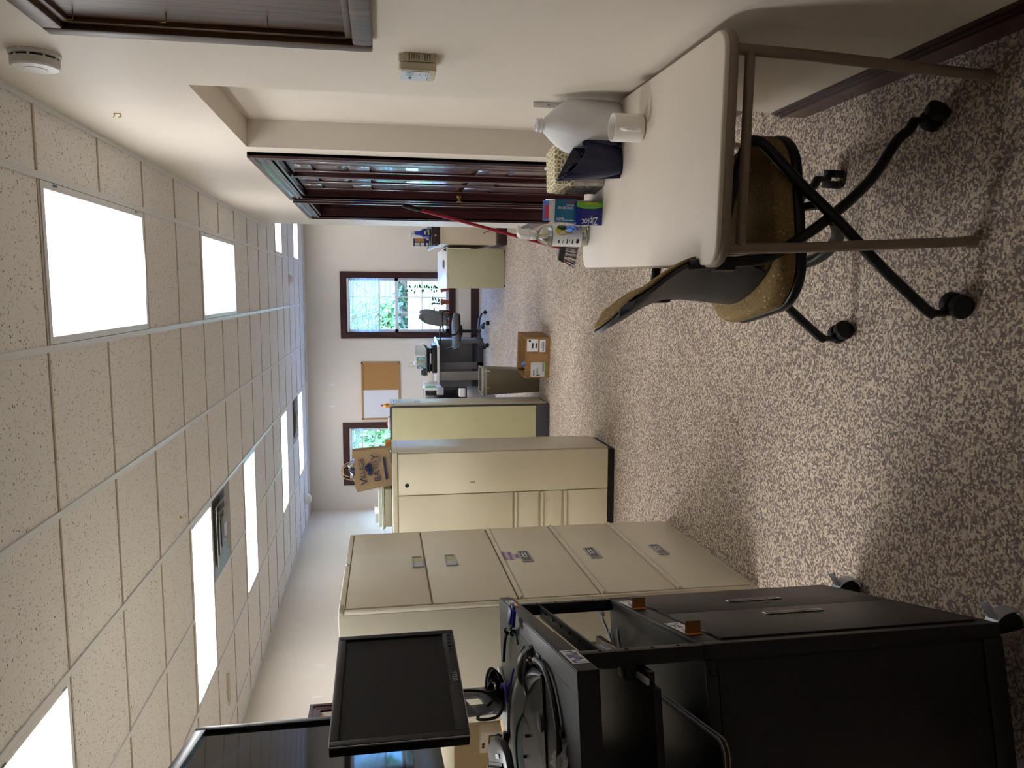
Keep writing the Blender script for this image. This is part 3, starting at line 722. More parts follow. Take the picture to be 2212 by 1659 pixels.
for q, (s_, w_, ln) in enumerate((('UNOFFICIAL', .118, 0), ('PERSONNEL', .11, 1), ('FILE', .05, 2))):
    M = frame((.0046, -.026+(.02 if q == 2 else 0), .985-.03*q), (0,1,0), (0,0,1))
    tp = plate('name_tape', M @ Matrix.Translation((-.004, -.006, 0)), w_+.01, .027, .0008, 'tag_purple', t, label='lilac label tape with dark purple capitals')
    text(s_, .02, M @ Matrix.Translation((0, 0, .0008)), 'ink_purple', tp, width=w_, ext=.0003)
ob('lock', MB().lathe([(.0125,0), (.0125,.004), (.009,.005), (.003,.005)], 16, M=frame((0, .03, 1.711), (0,1,0), (0,0,1)) @ Matrix.Scale(.8,4)), 'chrome', t)
M = frame((.0006, -.525, 1.703), (0,1,0), (0,0,1)); ob('maker_sticker', MB().box(0, .07, 0, .016, 0, .0006, M), 'cab_cream', t); lines('printed_marks', M, [(.004, .002+k*.0038, .06-.006*k, .002) for k in range(4)], .001, 'grey_mid', t)

# wardrobe-and-drawers tower, front towards the camera
t = thing('storage_tower', 'cream steel storage tower with tall door and drawers, paper bag standing on top', 'cabinet', (-1.048, 4.92, 0), math.radians(1.5))
W, D, Hc = .76, .50, 1.492
ob('body', MB().box(-W, -.0, .018, D, .045, Hc), 'cab_cream', t, .003)
ob('side_panel', MB().box(-.004, .003, .016, D, .045, Hc-.034), 'cab_cream', t, .001)
ob('top_cap', MB().box(-W, .003, .0, D, Hc-.034, Hc), 'cab_cream', t, .004)
ob('plinth', MB().box(-W+.01, -.01, .012, D-.01, 0, .045), 'black_metal', t)
d = ob('door', MB().box(-.277, -.0055, .0, .016, .048, Hc-.040), 'cab_cream', t, .003)
ob('lock_hole', MB().lathe([(.0135,0), (.0135,.0012)], 20, M=frame((-.212, 0, 1.397), (1,0,0), (0,0,1))), 'black_gloss', d)
lines('scuff', frame((-.21, -.0003, .955), (1,0,0), (0,0,1)), [(0,0,.012,.006), (.003,.01,.008,.01), (0,.024,.01,.005)], .0004, 'grey_mid', d)
d = ob('door', MB().box(-W+.004, -.283, .0, .016, .702, Hc-.040), 'cab_cream', t, .003); 
for (z0, z1) in ((.526, .690), (.367, .512), (.048, .352)):
    d = ob('drawer_front', MB().box(-W+.004, -.283, .004, .017, z0, z1-.022), 'cab_cream', t, .002)
    ob('pull_lip', MB().box(-W+.004, -.283, -.010, .014, z1-.020, z1-.002), 'cab_cream', d, .004)

# panel-ended cabinet farther along
t = thing('panel_cabinet', 'tall cabinet with olive end panel and dark base, mustard bottle on top', 'cabinet', (-1.050, 6.985, 0), math.radians(1))
W, D, Hc = .95, .53, 1.482
ob('frame_body', MB().box(-W, -.004, .006, D, .0, Hc), 'charcoal', t, .003)
ob('end_panel', MB().box(-W+.012, -.016, .0, .008, .13, Hc-.018), 'olive_panel', t, .002)
ob('kick_panel', MB().box(-W+.004, -.006, .001, .009, .006, .126), 'charcoal', t, .002)
ob('side_door', MB().box(-.006, .002, .05, D-.006, .02, Hc-.04), 'cab_cream', t, .002)
ob('top_cap', MB().box(-W, .003, .02, D, Hc-.034, Hc), 'cab_cream', t, .004)
M = frame((.0022, .1, 1.36), (0,1,0), (0,0,1))
lines('printed_marks', M, [(.2,.02,.006,.05), (.24,.02,.006,.05), (.16,-.16,.08,.006), (.16,-.12,.08,.006), (.16,-.16,.006,.046), (.236,-.16,.006,.046)], .0008, 'charcoal', t)
for (y, z) in ((.18, 1.12), (.32, 1.12), (.18, 1.42)): ob('hinge_screw', MB().lathe([(.005,0), (.004,.002)], 10, M=frame((.0022, y, z), (0,1,0), (0,0,1))), 'steel', t)

# ---- things on top of the cabinets
def handle_loop(x, y0, h, w): return [(x-w, y0, 0), (x-w*.98, y0, h*.5), (x-w*.6, y0, h*.9), (x, y0, h), (x+w*.6, y0, h*.9), (x+w*.98, y0, h*.5), (x+w, y0, 0)]
t = thing('paper_bag', 'brown paper bag with navy bakery print standing on the storage tower', 'bag', (-1.165, 5.12, 1.492), math.radians(-4)); t.rotation_euler = (0, math.radians(-7), math.radians(3))
rnd = random.Random(4)
def bagf(u, v):
    a = u*4; s_ = int(a) % 4; f = a-int(a); w, d = .125+.012*v, .06
    pts = ((-w,-d), (w,-d), (w,d), (-w,d)); p, q = pts[s_], pts[(s_+1) % 4]
    x, y = p[0]+(q[0]-p[0])*f, p[1]+(q[1]-p[1])*f
    if s_ in (1, 3): x += (-.035 if s_ == 1 else .035)*math.sin(PI*f)*v*.8
    if s_ == 0: y += .010*math.sin(PI*f)*math.sin(2.4*v) + .004*math.sin(9*f+5*v)
    return (x, y, .245*v + (.012*math.sin(7*f)*v if v > .9 else 0))
ob('bag_body', MB().grid(bagf, 32, 8, .0015), 'kraft', t, ang=70); ob('bag_bottom', MB().box(-.124, .124, -.059, .059, .001, .004), 'kraft', t)
for y in (-.052, .052):
    pp = handle_loop(0, y, .105, .052); ob('handle', MB().tube([(a, b_, c+.225) for a, b_, c in pp], .0032, 6, 4), 'kraft', t)
pk = ob('packaging', MB().grid(lambda u, v: (-.085+.17*u, -.03+.06*v, .225+.05*math.sin(PI*u*.9+.2)*(1-.5*v)+.012*math.sin(13*u+5*v)), 10, 4, .001), 'box_white', t, label='white and blue plastic packaging inside the bag'); 
ob('packaging', MB().grid(lambda u, v: (-.01+.09*u, -.03+.05*v, .235+.045*math.sin(PI*u)+.01*math.sin(11*u+4*v)), 8, 4, .001), 'film_blue', t)
F = lambda x, z: frame((x, -.0735, z), (1,0,0), (0,0,1))
text('V', .075, F(-.095, .165), 'navy_print', t); text('ILLAGE', .048, F(-.052, .178), 'navy_print', t, width=.13); text('BA', .062, F(-.085, .082), 'navy_print', t); text('KER', .042, F(.0, .088), 'navy_print', t, width=.058); text('Y', .068, F(.06, .082), 'navy_print', t); text('&Cafe', .018, F(.045, .068), 'navy_print', t)
b = MB()
for (x, z, r) in ((-.022, .145, .017), (.012, .152, .024), (.028, .145, .018), (-.002, .138, .015)): b.cyl((x, -.0742, z), (x, -.0732, z), r, n=20)
ob('printed_emblem', b, 'navy_print', t, smooth=False); ob('printed_band', MB().prism(rrect(.155, .014, .007), 0, .0008, F(-.005, .045)), 'navy_print', t)

t = thing('storage_tub', 'translucent cream plastic tub with clear lid on the storage tower', 'tub', (-1.455, 5.17, 1.492), math.radians(2))
ob('tub', MB().prism([(-.13,-.09), (.13,-.09), (.14,.09), (-.14,.09)], .0, .055).prism([(-.145,-.1), (.145,-.1), (.145,.1), (-.145,.1)], .050, .062), 'cream_plastic', t, .008, 3)
ob('lid', MB().prism([(-.147,-.102), (.147,-.102), (.147,.102), (-.147,.102)], .062, .07).prism([(-.13,-.085), (.13,-.085), (.13,.085), (-.13,.085)], .07, .092), 'clear_lid', t, .008, 3)
for s in (-1, 1): ob('latch', MB().cbox((s*.152, 0, .062), (.014, .06, .03)), 'white_plastic', t, .003)
ob('marker_pen', MB().cyl((.14, -.02, .08), (.18, -.02, .082), .007, n=10), 'box_white', t)
t = thing('small_carton', 'small open orange and white product carton on the tower behind the tub', 'carton', (-1.585, 5.30, 1.492), math.radians(15))
ob('carton_body', MB().box(-.03, .03, -.025, .025, 0, .10), 'box_white', t, .001); ob('printed_band', MB().box(-.0305, .0305, -.0255, .0255, .03, .07), 'orange', t); ob('flap', MB().box(-.03, .03, -.025, -.023, .10, .13, Matrix.Rotation(.3, 4, 'X')), 'paper_grey', t)
t = thing('small_carton', 'short blue-banded carton beside the orange carton on the tower', 'carton', (-1.53, 5.33, 1.492), math.radians(5))
ob('carton_body', MB().box(-.025, .025, -.025, .025, 0, .118), 'box_white', t, .001); ob('printed_band', MB().box(-.0255, .0255, -.0255, .0255, .0, .02), 'box_blue', t); ob('flap', MB().box(-.025, .025, .018, .025, .118, .121), 'box_white', t)
t = thing('mustard_bottle', 'small yellow squeeze bottle with red cap on the panel cabinet', 'bottle', (-1.075, 7.22, 1.482))
ob('bottle', MB().lathe([(.017,0), (.0185,.006), (.0185,.045), (.014,.056), (.008,.062)], 18), 'mustard', t); ob('cap', MB().lathe([(.0095,.06), (.0095,.074), (.004,.084)], 14), 'print_red', t); ob('label', MB().lathe([(.0188,.012), (.0188,.036)], 18), 'orange', t)
t = thing('spice_box', 'orange snack box lying beside the paper bag on the tower', 'box', (-1.064, 5.30, 1.492))
ob('box_body', MB().box(-.03, .03, -.05, .05, .0, .042), 'orange_box', t, .002); ob('box_end_print', MB().box(-.028, .0, -.0508, -.0498, .008, .034), 'box_white', t); ob('printed_marks', MB().cbox((.012, -.0504, .02), (.012, .0006, .02)), 'orange', t)
t = thing('candy_tray', 'shallow red and white tray on the panel cabinet', 'tray', (-1.24, 7.2, 1.482)); ob('tray_body', MB().box(-.06, .06, -.05, .05, 0, .02), 'box_white', t, .003); ob('wrapper', MB().grid(lambda u, v: (-.03+.06*u, -.03+.06*v, .02+.014*math.sin(PI*u)*math.sin(PI*v)), 6, 6), 'print_red', t)

# ------------------------------------------------------------------ floor things along the aisle
# open carton on the floor
t = thing('cardboard_box', 'open brown cardboard box with shipping labels on the carpet', 'cardboard box', (-.62, 7.005, 0), math.radians(-4.5)); 
bw, bd, bh, th = .19, .42, .235, .005
for (nm, a) in (('front_wall', (-bw, bw, 0, th, 0, bh)), ('back_wall', (-bw, bw, bd-th, bd, 0, bh)), ('side_wall', (-bw, -bw+th, th, bd-th, 0, bh)), ('side_wall', (bw-th, bw, th, bd-th, 0, bh)), ('bottom', (-bw+th, bw-th, th, bd-th, .001, th))):
    ob(nm, bx(*a), 'card', t)
ob('inside_flap', MB().box(-bw+.02, bw-th-.001, bd-.03, bd-th-.001, .06, bh-.01, None), 'card', t); ob('inside_flap', MB().box(.04, bw-.008, .05, .30, .12, .125), 'card', t)
FB = lambda x, z: frame((x, -.0004, z), (1,0,0), (0,0,1))
def lab(x, z, w, h, marks, m='paper'):
    p = plate('shipping_label', FB(x, z), w, h, .0006, m, t); lines('printed_marks', FB(x, z) @ Matrix.Translation((0,0,.0006)), marks, .0004, 'black_print', p)
lab(.060, .115, .115, .105, [(.03, .012, .05, .012), (.03, .045, .05, .014), (.09, .07, .018, .02)])
lab(.055, .045, .115, .055, [(.012+k*.009, .012, .005, .018) for k in range(10)] + [(.03, .038, .06, .004)])
lab(-.180, .045, .135, .135, [(.05+k*.007, .008, .004, .016) for k in range(12)] + [(.012, .10, .05, .01), (.012, .05, .008, .03), (.03, .075, .05, .003), (.03, .065, .05, .003)], 'paper_grey')
plate('label_edge', FB(-.180, .040), .135, .008, .0008, 'box_green', t)
ob('brand_ring', MB().tube([(-.153+.024*math.cos(a*PI/10), -.0008, .208+.022*math.sin(a*PI/10)) for a in range(20)], .0018, 5, closed=True), 'black_print', t); text('DELL', .014, FB(-.171, .203), 'black_print', t, width=.034)
ob('packing_tape', MB().box(-.03, .035, -.0012, -.0002, .0, .2), 'tape', t); ob('torn_tape', MB().grid(lambda u, v: (-.01+.05*u, -.002-.004*math.sin(PI*v), .012+.03*v), 5, 3), 'tape', t)
tag(ob('plastic_wrap', MB().grid(lambda u, v: (-.77+.12*u, 7.05+.14*v, .13+.09*math.sin(PI*u*.8)+.02*math.sin(12*u+7*v)), 14, 10, .001), 'film_blue'), 'pale blue crumpled plastic wrap inside the cardboard box', 'plastic wrap')
tag(ob('paper_sheet', MB().grid(lambda u, v: (-.472+.03*u+.024*v, 7.06+.29*v, .13+.07*u+.01*math.sin(4*v)), 6, 8, .001), 'paper'), 'white paper sheet inside the cardboard box by its right wall', 'paper')

# waste bin with liner
t = thing('waste_bin', 'olive-grey rectangular waste bin with folded-over liner by the panel cabinet', 'waste bin', (-.898, 7.64, 0))
def binw(u, v, e=0): return None
def taper(b, w0, d0, w1, d1, z0, z1, th):
    o0 = [(-w0,-d0,z0), (w0,-d0,z0), (w0,d0,z0), (-w0,d0,z0)]; o1 = [(-w1,-d1,z1), (w1,-d1,z1), (w1,d1,z1), (-w1,d1,z1)]
    i1 = [(-w1+th,-d1+th,z1), (w1-th,-d1+th,z1), (w1-th,d1-th,z1), (-w1+th,d1-th,z1)]; i0 = [(-w0+th,-d0+th,z0+th), (w0-th,-d0+th,z0+th), (w0-th,d0-th,z0+th), (-w0+th,d0-th,z0+th)]
    q = lambda a, c: [(a+k, a+(k+1) % 4, c+(k+1) % 4, c+k) for k in range(4)]
    return b.add(o0+o1+i1+i0, q(0,4)+q(4,8)+q(8,12)+[(3,2,1,0), (12,13,14,15)])
ob('bin_body', taper(MB(), .108, .15, .128, .18, .0, .565, .004), 'bin_olive', t, .010, 3)
ob('rim', MB().tube([(-.129,-.181,.562), (.129,-.181,.562), (.129,.181,.562), (-.129,.181,.562)], .007, 8, closed=True), 'bin_olive', t)
ob('liner', taper(MB(), .128, .18, .1315, .1845, .53, .572, .006), 'liner', t, .003); ob('liner_knot', MB().tube([(.10,-.187,.56), (.115,-.2,.535), (.11,-.195,.50)], .006, 6, 3), 'liner', t); ob('liner_knot', MB().tube([(-.06,-.187,.54), (-.05,-.195,.50)], .004, 6), 'liner', t)

# ------------------------------------------------------------------ far end of the room
# desk seen end-on, olive panel
t = thing('office_desk', 'desk with white top, its olive end panel facing the aisle', 'desk', (.277, 9.70, 0))
ob('end_panel', MB().box(-.248, .24, 0, .03, .012, .722), 'desk_olive', t, .003); ob('desktop', MB().box(-.255, .262, .0, 1.55, .722, .742), 'desk_white', t, .005)
ob('modesty_panel', MB().box(.215, .235, .03, 1.5, .2, .722), 'desk_olive', t); ob('end_panel', MB().box(-.248, .24, 1.5, 1.53, .012, .722), 'desk_olive', t, .003)
for x in (-.22, .21): ob('glide', MB().cyl((x, .015, 0), (x, .015, .014), .012), 'black_plastic', t)
tag(ob('tape_dispenser', MB().lathe([(.055,0), (.062,.006), (.05,.012), (.01,.013)], 24), 'charcoal'), 'dark oval dish lying on the white desktop', 'dish', loc=(.335, 10.1, .742)).scale = (1, 2.0, 1)
t = thing('binder_clip', 'black binder clip standing at the corner of the white desktop', 'clip', (.505, 9.76, .742)); ob('clip_body', MB().prism([(-.02,0), (.02,0), (.003,.035), (-.003,.035)], -.025, .025, frame((0,0,0), (1,0,0), (0,0,1))), 'black_plastic', t, .002); ob('clip_arm', MB().tube([(-.015,0,.02), (-.03,0,.045), (-.012,0,.055)], .0015, 5), 'steel', t)
# low cupboard behind the wall corner
t = thing('low_cupboard', 'cream low cupboard end with thick dark red top and plinth beside the wall corner', 'cupboard', (.56, 9.57, 0))
ob('end_board', MB().box(.012, .55, .0, .9, .13, .83), 'cream_board', t, .002); ob('side_board', MB().box(.006, .013, .0, .9, .13, .83), 'cream_board', t); ob('plinth', MB().box(.006, .56, -.012, .9, 0, .13), 'maroon', t, .006)
ob('top_slab', MB().box(-.004, .60, -.014, .92, .83, .925), 'maroon', t, .012, 3); ob('top_edge', MB().box(-.02, .60, -.02, .92, .915, .935), 'maroon', t, .004)
ob('edge_clip', MB().cbox((.105, -.018, .885), (.02, .012, .018)), 'silver', t); ob('loose_cable', MB().tube([(.5,-.02,.13), (.35,-.05,.25), (.22,-.03,.16), (.14,-.02,.3)], .004, 6, 5), 'cord_black', t); ob('loose_cable', MB().tube([(.3,-.02,.1), (.2,-.04,.18), (.16,-.05,.05)], .004, 6, 5), 'cord_grey', t)
t = thing('blue_spray_bottle', 'blue trigger spray bottle with white head on the low cupboard', 'spray bottle', (.70, 9.68, .935), math.radians(10))
bp_ = [(-.05,0), (.05,0), (.052,.03), (.05,.09), (.02,.135), (.016,.2), (-.022,.2), (-.03,.135), (-.052,.09)]
ob('bottle', MB().prism(bp_, -.03, .03, frame((0,0,0), (1,0,0), (0,0,1))), 'blue_spray', t, .008, 3); ob('label', MB().prism([(-.036,.02), (.038,.02), (.036,.085), (-.034,.095)], .0302, .0312, frame((0,0,0), (1,0,0), (0,0,1))), 'navy_print', t); ob('label_stripe', MB().prism([(-.034,.02), (.038,.02), (.036,.05), (-.03,.035)], .0312, .0318, frame((0,0,0), (1,0,0), (0,0,1))), 'lime', t)
text('mop', .03, frame((-.03, -.0316, .065), (1,0,0), (0,0,1)), 'print_white', t, width=.05) if False else None
lines('printed_marks', frame((-.028, -.0316, .062), (1,0,0), (0,0,1)), [(0,0,.05,.006), (.004,.012,.04,.009)], .0006, 'print_white', t)
ob('spray_head', MB().prism([(-.02,.2), (.016,.2), (.018,.225), (.0,.262), (-.05,.268), (-.075,.255), (-.07,.24), (-.03,.232)], -.014, .014, frame((0,0,0), (1,0,0), (0,0,1))), 'white_plastic', t, .004); ob('trigger', MB().prism([(-.045,.235), (-.035,.235), (-.066,.192), (-.074,.194)], -.006, .006, frame((0,0,0), (1,0,0), (0,0,1))), 'white_plastic', t)
t = thing('flyer_holder', 'upright printed flyer in a white holder on the low cupboard', 'flyer', (.595, 9.83, .935), math.radians(5)); ob('holder', MB().box(-.055, .055, -.004, .004, 0, .215).box(-.055, .055, -.004, .05, 0, .006), 'paper', t); ob('flyer', MB().box(-.048, .048, -.0052, -.004, .01, .208), 'navy_print', t)
lines('printed_marks', frame((-.045, -.0052, .012), (1,0,0), (0,0,1)), [(.004,.01,.034,.03), (.004,.06,.034,.05), (.004,.12,.034,.06)], .0006, 'paper_grey', t); ob('flyer_picture', MB().box(.0, .046, -.006, -.0052, .08, .19), 'cork', t)
t = thing('stacked_book', 'two thin books lying under the blue spray bottle neighbour on the cupboard', 'books', (.66, 9.80, .935)); t['label'] = 'pair of thin dark books lying on the low cupboard by the flyer'
ob('book', MB().box(-.04, .06, -.1, .1, 0, .022), 'black_plastic', t, .002); ob('book', MB().box(-.035, .055, -.095, .095, .022, .045), 'paper_grey', t, .002); ob('cover', MB().box(-.036, .056, -.096, .096, .045, .049), 'orange', t)
t = thing('folded_card', 'white folded card hanging over the edge of the low cupboard', 'card', (.545, 9.6, .86)); ob('card_face', MB().add([(0,0,0), (.03,.02,-.04), (.03,.30,-.04), (-.01,.28,.0)], [(0,1,2,3)]), 'paper', t); ob('card_flap', MB().add([(0,0,0), (-.01,.28,0), (-.06,.2,.1), (-.05,0,.12)], [(0,1,2,3)]), 'paper', t)

# potted plants on the sill of window 1
for k, (x, r, lv, lab_) in enumerate(((.02, .05, 26, 'terracotta pot with a tall dark leafy plant half hidden by the desk'), (-.185, .048, 12, 'terracotta pot with a small sprouting plant on the sill'), (-.355, .046, 6, 'terracotta pot with a short shoot on the sill beside the sprouting one'), (-.51, .046, 3, 'terracotta pot on the sill behind the grey office chair'))):
    t = thing('potted_plant', lab_, 'potted plant', (x, YF-.004, W1[2]+.012), group=None)
    t.location.y = YF+.02 - .03
    ob('pot', MB().lathe([(r*.66,0), (r*.95,.105), (r*1.12,.105), (r*1.12,.14), (r*.95,.14), (r*.9,.125)], 22), 'terracotta', t); ob('soil', MB().lathe([(r*.9,.118), (r*.88,.126), (r*.1,.13)], 16), 'soil', t)
    rnd = random.Random(20+k); hgt = .55 if k == 0 else .14
    st = [(0,0,.12), (.02,0,.12+hgt*.5), (-.01,0,.12+hgt)]
    ob('stem', MB().tube(st, .003, 5, 5), 'plant', t)
    for q in range(lv):
        z = .15+hgt*(q/lv)**1.4; a = rnd.uniform(0, 2*PI); l = rnd.uniform(.05, .10); d = Vector((math.cos(a), math.sin(a)*.4, rnd.uniform(-.3,.5))).normalized(); s_ = d.cross(Vector((0,1,.3))).normalized()*.016; p = Vector((0,0,z))
        ob('leaf', MB().add([p, p+d*l*.5+s_, p+d*l, p+d*l*.5-s_], [(0,1,2,3)]), 'plant', t, smooth=False)

# grey task chair by the window
t = thing('task_chair', 'grey upholstered office chair with black tube arms by the window', 'chair', (-.60, 11.38, 0), math.radians(205))
ob('seat', MB().prism(rrect(.46, .46, .1), .44, .51), 'far_seat', t, .02, 3); ob('seat_shell', MB().prism(rrect(.44, .44, .1), .415, .44), 'chair_black', t, .008)
ob('backrest', MB().grid(lambda u, v: (-.20-.07*v**1.5-.05*math.sin(PI*u)+.04, (u-.5)*.44*(1-.55*abs(2*v-1)**5), .60+.37*v), 14, 14, .05), 'far_seat', t, ang=60)
for s in (-1, 1):
    ob('arm', MB().tube([(-.19,s*.24,.52), (-.21,s*.27,.62), (-.16,s*.28,.68), (.06,s*.28,.68), (.14,s*.28,.66), (.17,s*.27,.58), (.14,s*.25,.48), (.02,s*.2,.43), (-.1,s*.18,.425)], .012, 8, 5), 'chair_black', t)
ob('back_bracket', MB().tube([(-.05,0,.42), (-.22,0,.43), (-.27,0,.5), (-.25,0,.66)], .02, 8, 5), 'chair_black', t); ob('mechanism', MB().cbox((0,0,.40), (.16,.1,.05)), 'chair_black', t, .01)
ob('gas_column', MB().cyl((0,0,.14), (0,0,.40), .024), 'chair_black', t); ob('column_cover', MB().cyl((0,0,.10), (0,0,.24), .034), 'chair_black', t); ob('lever', MB().tube([(.03,.05,.39), (.05,.22,.385)], .005, 6), 'steel', t)
for k in range(5):
    a = 2*PI*k/5+.35; c, s_ = math.cos(a), math.sin(a)
    ob('base_leg', MB().tube([(.02*c,.02*s_,.13), (.18*c,.18*s_,.115), (.27*c,.27*s_,.075)], .018, 8), 'charcoal', t)
    w_ = MB()
    for e in (-.014, .014): w_.cyl((.28*c-s_*(e-.008), .28*s_+c*(e-.008), .027), (.28*c-s_*(e+.008), .28*s_+c*(e+.008), .027), .027)
    ob('caster', w_, 'rubber', t)

# desk against the window wall with printer and papers
t = thing('wall_desk', 'light topped desk with dark panels against the window wall', 'desk', (-1.17, 11.92, 0))
ob('desktop', MB().prism([(-.55,-.42), (.335,-.42), (.43,.40), (-.55,.40)], .700, .735), 'desk_white', t, .006); ob('modesty_panel', MB().box(-.5, .42, .38, .40, .10, .70), 'grey_mid', t); ob('modesty_rail', MB().box(-.5, .42, .36, .40, .09, .12), 'charcoal', t)
ob('leg_post', MB().box(-.18, -.05, -.40, -.36, .0, .70), 'taupe', t, .004); ob('leg_post', MB().box(-.04, .06, -.08, -.03, .0, .70), 'grey_mid', t, .004); ob('foot_panel', MB().box(-.1, .43, -.08, .40, 0, .095), 'charcoal', t, .004); ob('leg_post', MB().box(.36, .42, -.1, .3, .0, .70), 'grey_mid', t)
t = thing('laser_printer', 'black printer with open top tray on the light topped desk', 'printer', (-1.02, 11.70, .735))
ob('printer_body', MB().prism([(-.22,-.17), (.20,-.17), (.22,.17), (-.22,.17)], 0, .075), 'black_plastic', t, .012, 3); ob('scanner_bed', MB().box(-.215, .16, -.165, .17, .105, .125), 'black_plastic', t, .006); ob('hinge_column', MB().box(-.2, -.1, -.05, .15, .07, .11), 'charcoal', t); ob('hinge_column', MB().box(.08, .16, -.15, .14, .07, .11), 'black_gloss', t, .01)
ob('top_lid', MB().box(-.26, .19, -.18, .17, .148, .160), 'charcoal', t, .004); ob('output_tray', MB().box(.18, .28, -.08, .06, .10, .112, Matrix.Rotation(-.4, 4, 'Y')), 'desk_white', t); ob('paper_support', MB().box(-.24, .14, .1, .15, .12, .15), 'charcoal', t)
tag(ob('printed_sheet', MB().grid(lambda u, v: (-.98+.16*u, 11.66+.05*math.sin(2*u), .895+.165*v), 6, 4, .002), 'paper_grey'), 'printed grey sheet propped up on the printer', 'paper')
t = thing('photo_folder', 'colourful collage folder propped on the printer beside the grey sheet', 'folder', (-1.09, 11.66, .895)); ob('cover', MB().box(-.09, .09, -.004, .004, 0, .145), 'collage', t); ob('spine', MB().box(-.094, -.09, -.004, .004, 0, .145), 'film_blue', t)
t = thing('paper_cone', 'small white paper twist above the collage folder', 'paper', (-1.1, 11.69, .895)); ob('twist', MB().lathe([(.028,0), (.034,.10), (.03,.17), (.01,.195)], 10), 'paper', t, ang=20); ob('twist_fold', MB().box(-.02, .0, -.036, -.03, .05, .15), 'paper_grey', t)
t = thing('card_holder', 'black card holder on the printer next to the collage folder', 'holder', (-1.23, 11.66, .895)); ob('pocket', MB().box(-.06, .05, -.02, .02, 0, .05), 'charcoal', t, .003); ob('card', MB().box(-.05, .03, -.006, .006, .045, .075), 'charcoal', t); ob('card', MB().box(-.09, -.05, -.02, .012, 0, .03), 'box_white', t)
tag(ob('file_upright', MB().box(-.052, .052, -.1, .1, 0, .20).box(-.058, .058, -.103, -.098, .0, .20), 'desk_white', bevel=.003), 'white upright file box standing at the end of the light topped desk', 'file box', loc=(-1.44, 11.62, .735))
# dark tower and steel bin between the desk and the panel cabinet
t = thing('document_shredder', 'black cabinet with stacked papers and grey bracket on top behind the panel cabinet', 'cabinet', (-1.47, 10.85, 0))
ob('body', MB().box(-.16, .06, -.05, .35, .0, .965), 'black_gloss', t, .004); ob('white_edge', MB().box(-.16, .06, -.052, -.048, .955, .98), 'box_white', t); ob('paper_stack', MB().box(.06, .10, -.04, .3, .72, .97), 'paper', t, .004); ob('side_bracket', MB().box(.0, .11, -.08, -.05, .70, .80), 'silver', t, .01, 3); ob('paper_band', MB().box(.098, .104, -.03, .2, .8, .95), 'box_green', t)
t = thing('steel_step_bin', 'small grey steel bin with white box on top beside the black cabinet', 'bin', (-1.42, 10.62, 0))
ob('bin_body', MB().prism(rrect(.16, .16, .03), 0.0, .40), 'steel', t, .006); ob('rim', MB().prism(rrect(.168, .168, .03), .395, .41), 'black_plastic', t); ob('white_box', MB().box(-.055, .06, -.05, .05, .41, .50), 'desk_white', t, .01, 3)

# broom leaning on the second door casing
t = thing('broom', 'broom with red handle and dark grip leaning against the red door casing', 'broom', (.335, 6.02, 0))
top = Vector((.602, 5.66, 1.385)) - Vector((.335, 6.02, 0)); low = Vector((0, 0, .13)); d = (top-low).normalized()
ob('handle', MB().cyl(low, top-d*.10, .0115, n=12), 'red_handle', t); ob('grip', MB().cyl(top-d*.14, top, .015, .017, 12), 'black_plastic', t)
ob('broom_head', MB().prism([(-.13,.10), (.13,.10), (.10,.15), (-.10,.15)], -.02, .02, frame((0,0,0), (.8,-.6,0), (0,0,1))), 'black_plastic', t, .008)
b = MB(); rnd = random.Random(9)
for k in range(90):
    u = rnd.uniform(-.12, .12); v = rnd.uniform(-.016, .016); p = Vector((u*.8+v*.6, -u*.6+v*.8, .10)); e = p + Vector((u*.35+rnd.uniform(-.02,.02), -u*.2+rnd.uniform(-.02,.02), -.098)); b.cyl(p, e, .0016, n=4)
ob('bristles', b, 'bristle', t, kind='stuff')

# ------------------------------------------------------------------ folding table with its things
TZ = .74
t = thing('folding_table', 'cream folding card table with taupe steel legs against the wall', 'table', (.357, 2.41, 0), -.022)
tw, tl = .2775, .635
ob('tabletop', MB().prism([(p[0], p[1]) for p in rrect(tw*2, tl*2, .055, 8)], TZ-.016, TZ), 'table_top', t, .006, 3)
ob('rim', MB().tube([(p[0], p[1], TZ-.024) for p in rrect(tw*2-.014, tl*2-.014, .05, 8)], .0135, 10, closed=True), 'table_metal', t)
ob('apron', MB().prism(rrect(tw*2-.03, tl*2-.03, .045, 6), TZ-.036, TZ-.015), 'table_metal', t)
for sy in (-1, 1):
    for sx in (-1, 1):
        ob('leg', MB().tube([(sx*.238, sy*.588, TZ-.03), (sx*.232, sy*.590, .5), (sx*.208, sy*.592, .0)], .0135, 12), 'table_metal', t); ob('foot_cap', MB().cyl((sx*.2092, sy*.592, .0), (sx*.2105, sy*.592, .03), .0165, n=14), 'table_metal', t)
        ob('brace_lock', MB().tube([(sx*.25, sy*.565, TZ-.035), (sx*.252, sy*.55, TZ-.07), (sx*.25, sy*.578, .645), (sx*.243, sy*.588, .625)], .004, 6, 3), 'table_metal', t)
    ob('cross_bar', MB().cyl((-.236, sy*.590, .655), (.236, sy*.590, .655), .0125, n=12), 'table_metal', t)
# gallon jug
t = thing('plastic_jug', 'translucent white gallon jug without cap by the wall on the table', 'jug', (.552, 2.61, TZ), math.radians(208))
ob('jug_body', MB().lathe([(.066,0), (.0735,.008), (.076,.05), (.0765,.15), (.074,.175), (.060,.205), (.042,.232), (.026,.25), (.022,.256)], 40, sq=1.6), 'milk_plastic', t, ang=60)
ob('neck', MB().lathe([(.020,.252), (.020,.262), (.0235,.264), (.0235,.268), (.0195,.270), (.0195,.274), (.0225,.276), (.0225,.281), (.019,.284), (.016,.284), (.016,.262)], 26), 'milk_plastic', t)
ob('handle', MB().tube([(-.015,-.02,.248), (-.055,-.055,.225), (-.066,-.066,.17), (-.058,-.058,.11)], .013, 10, 5), 'milk_plastic', t)
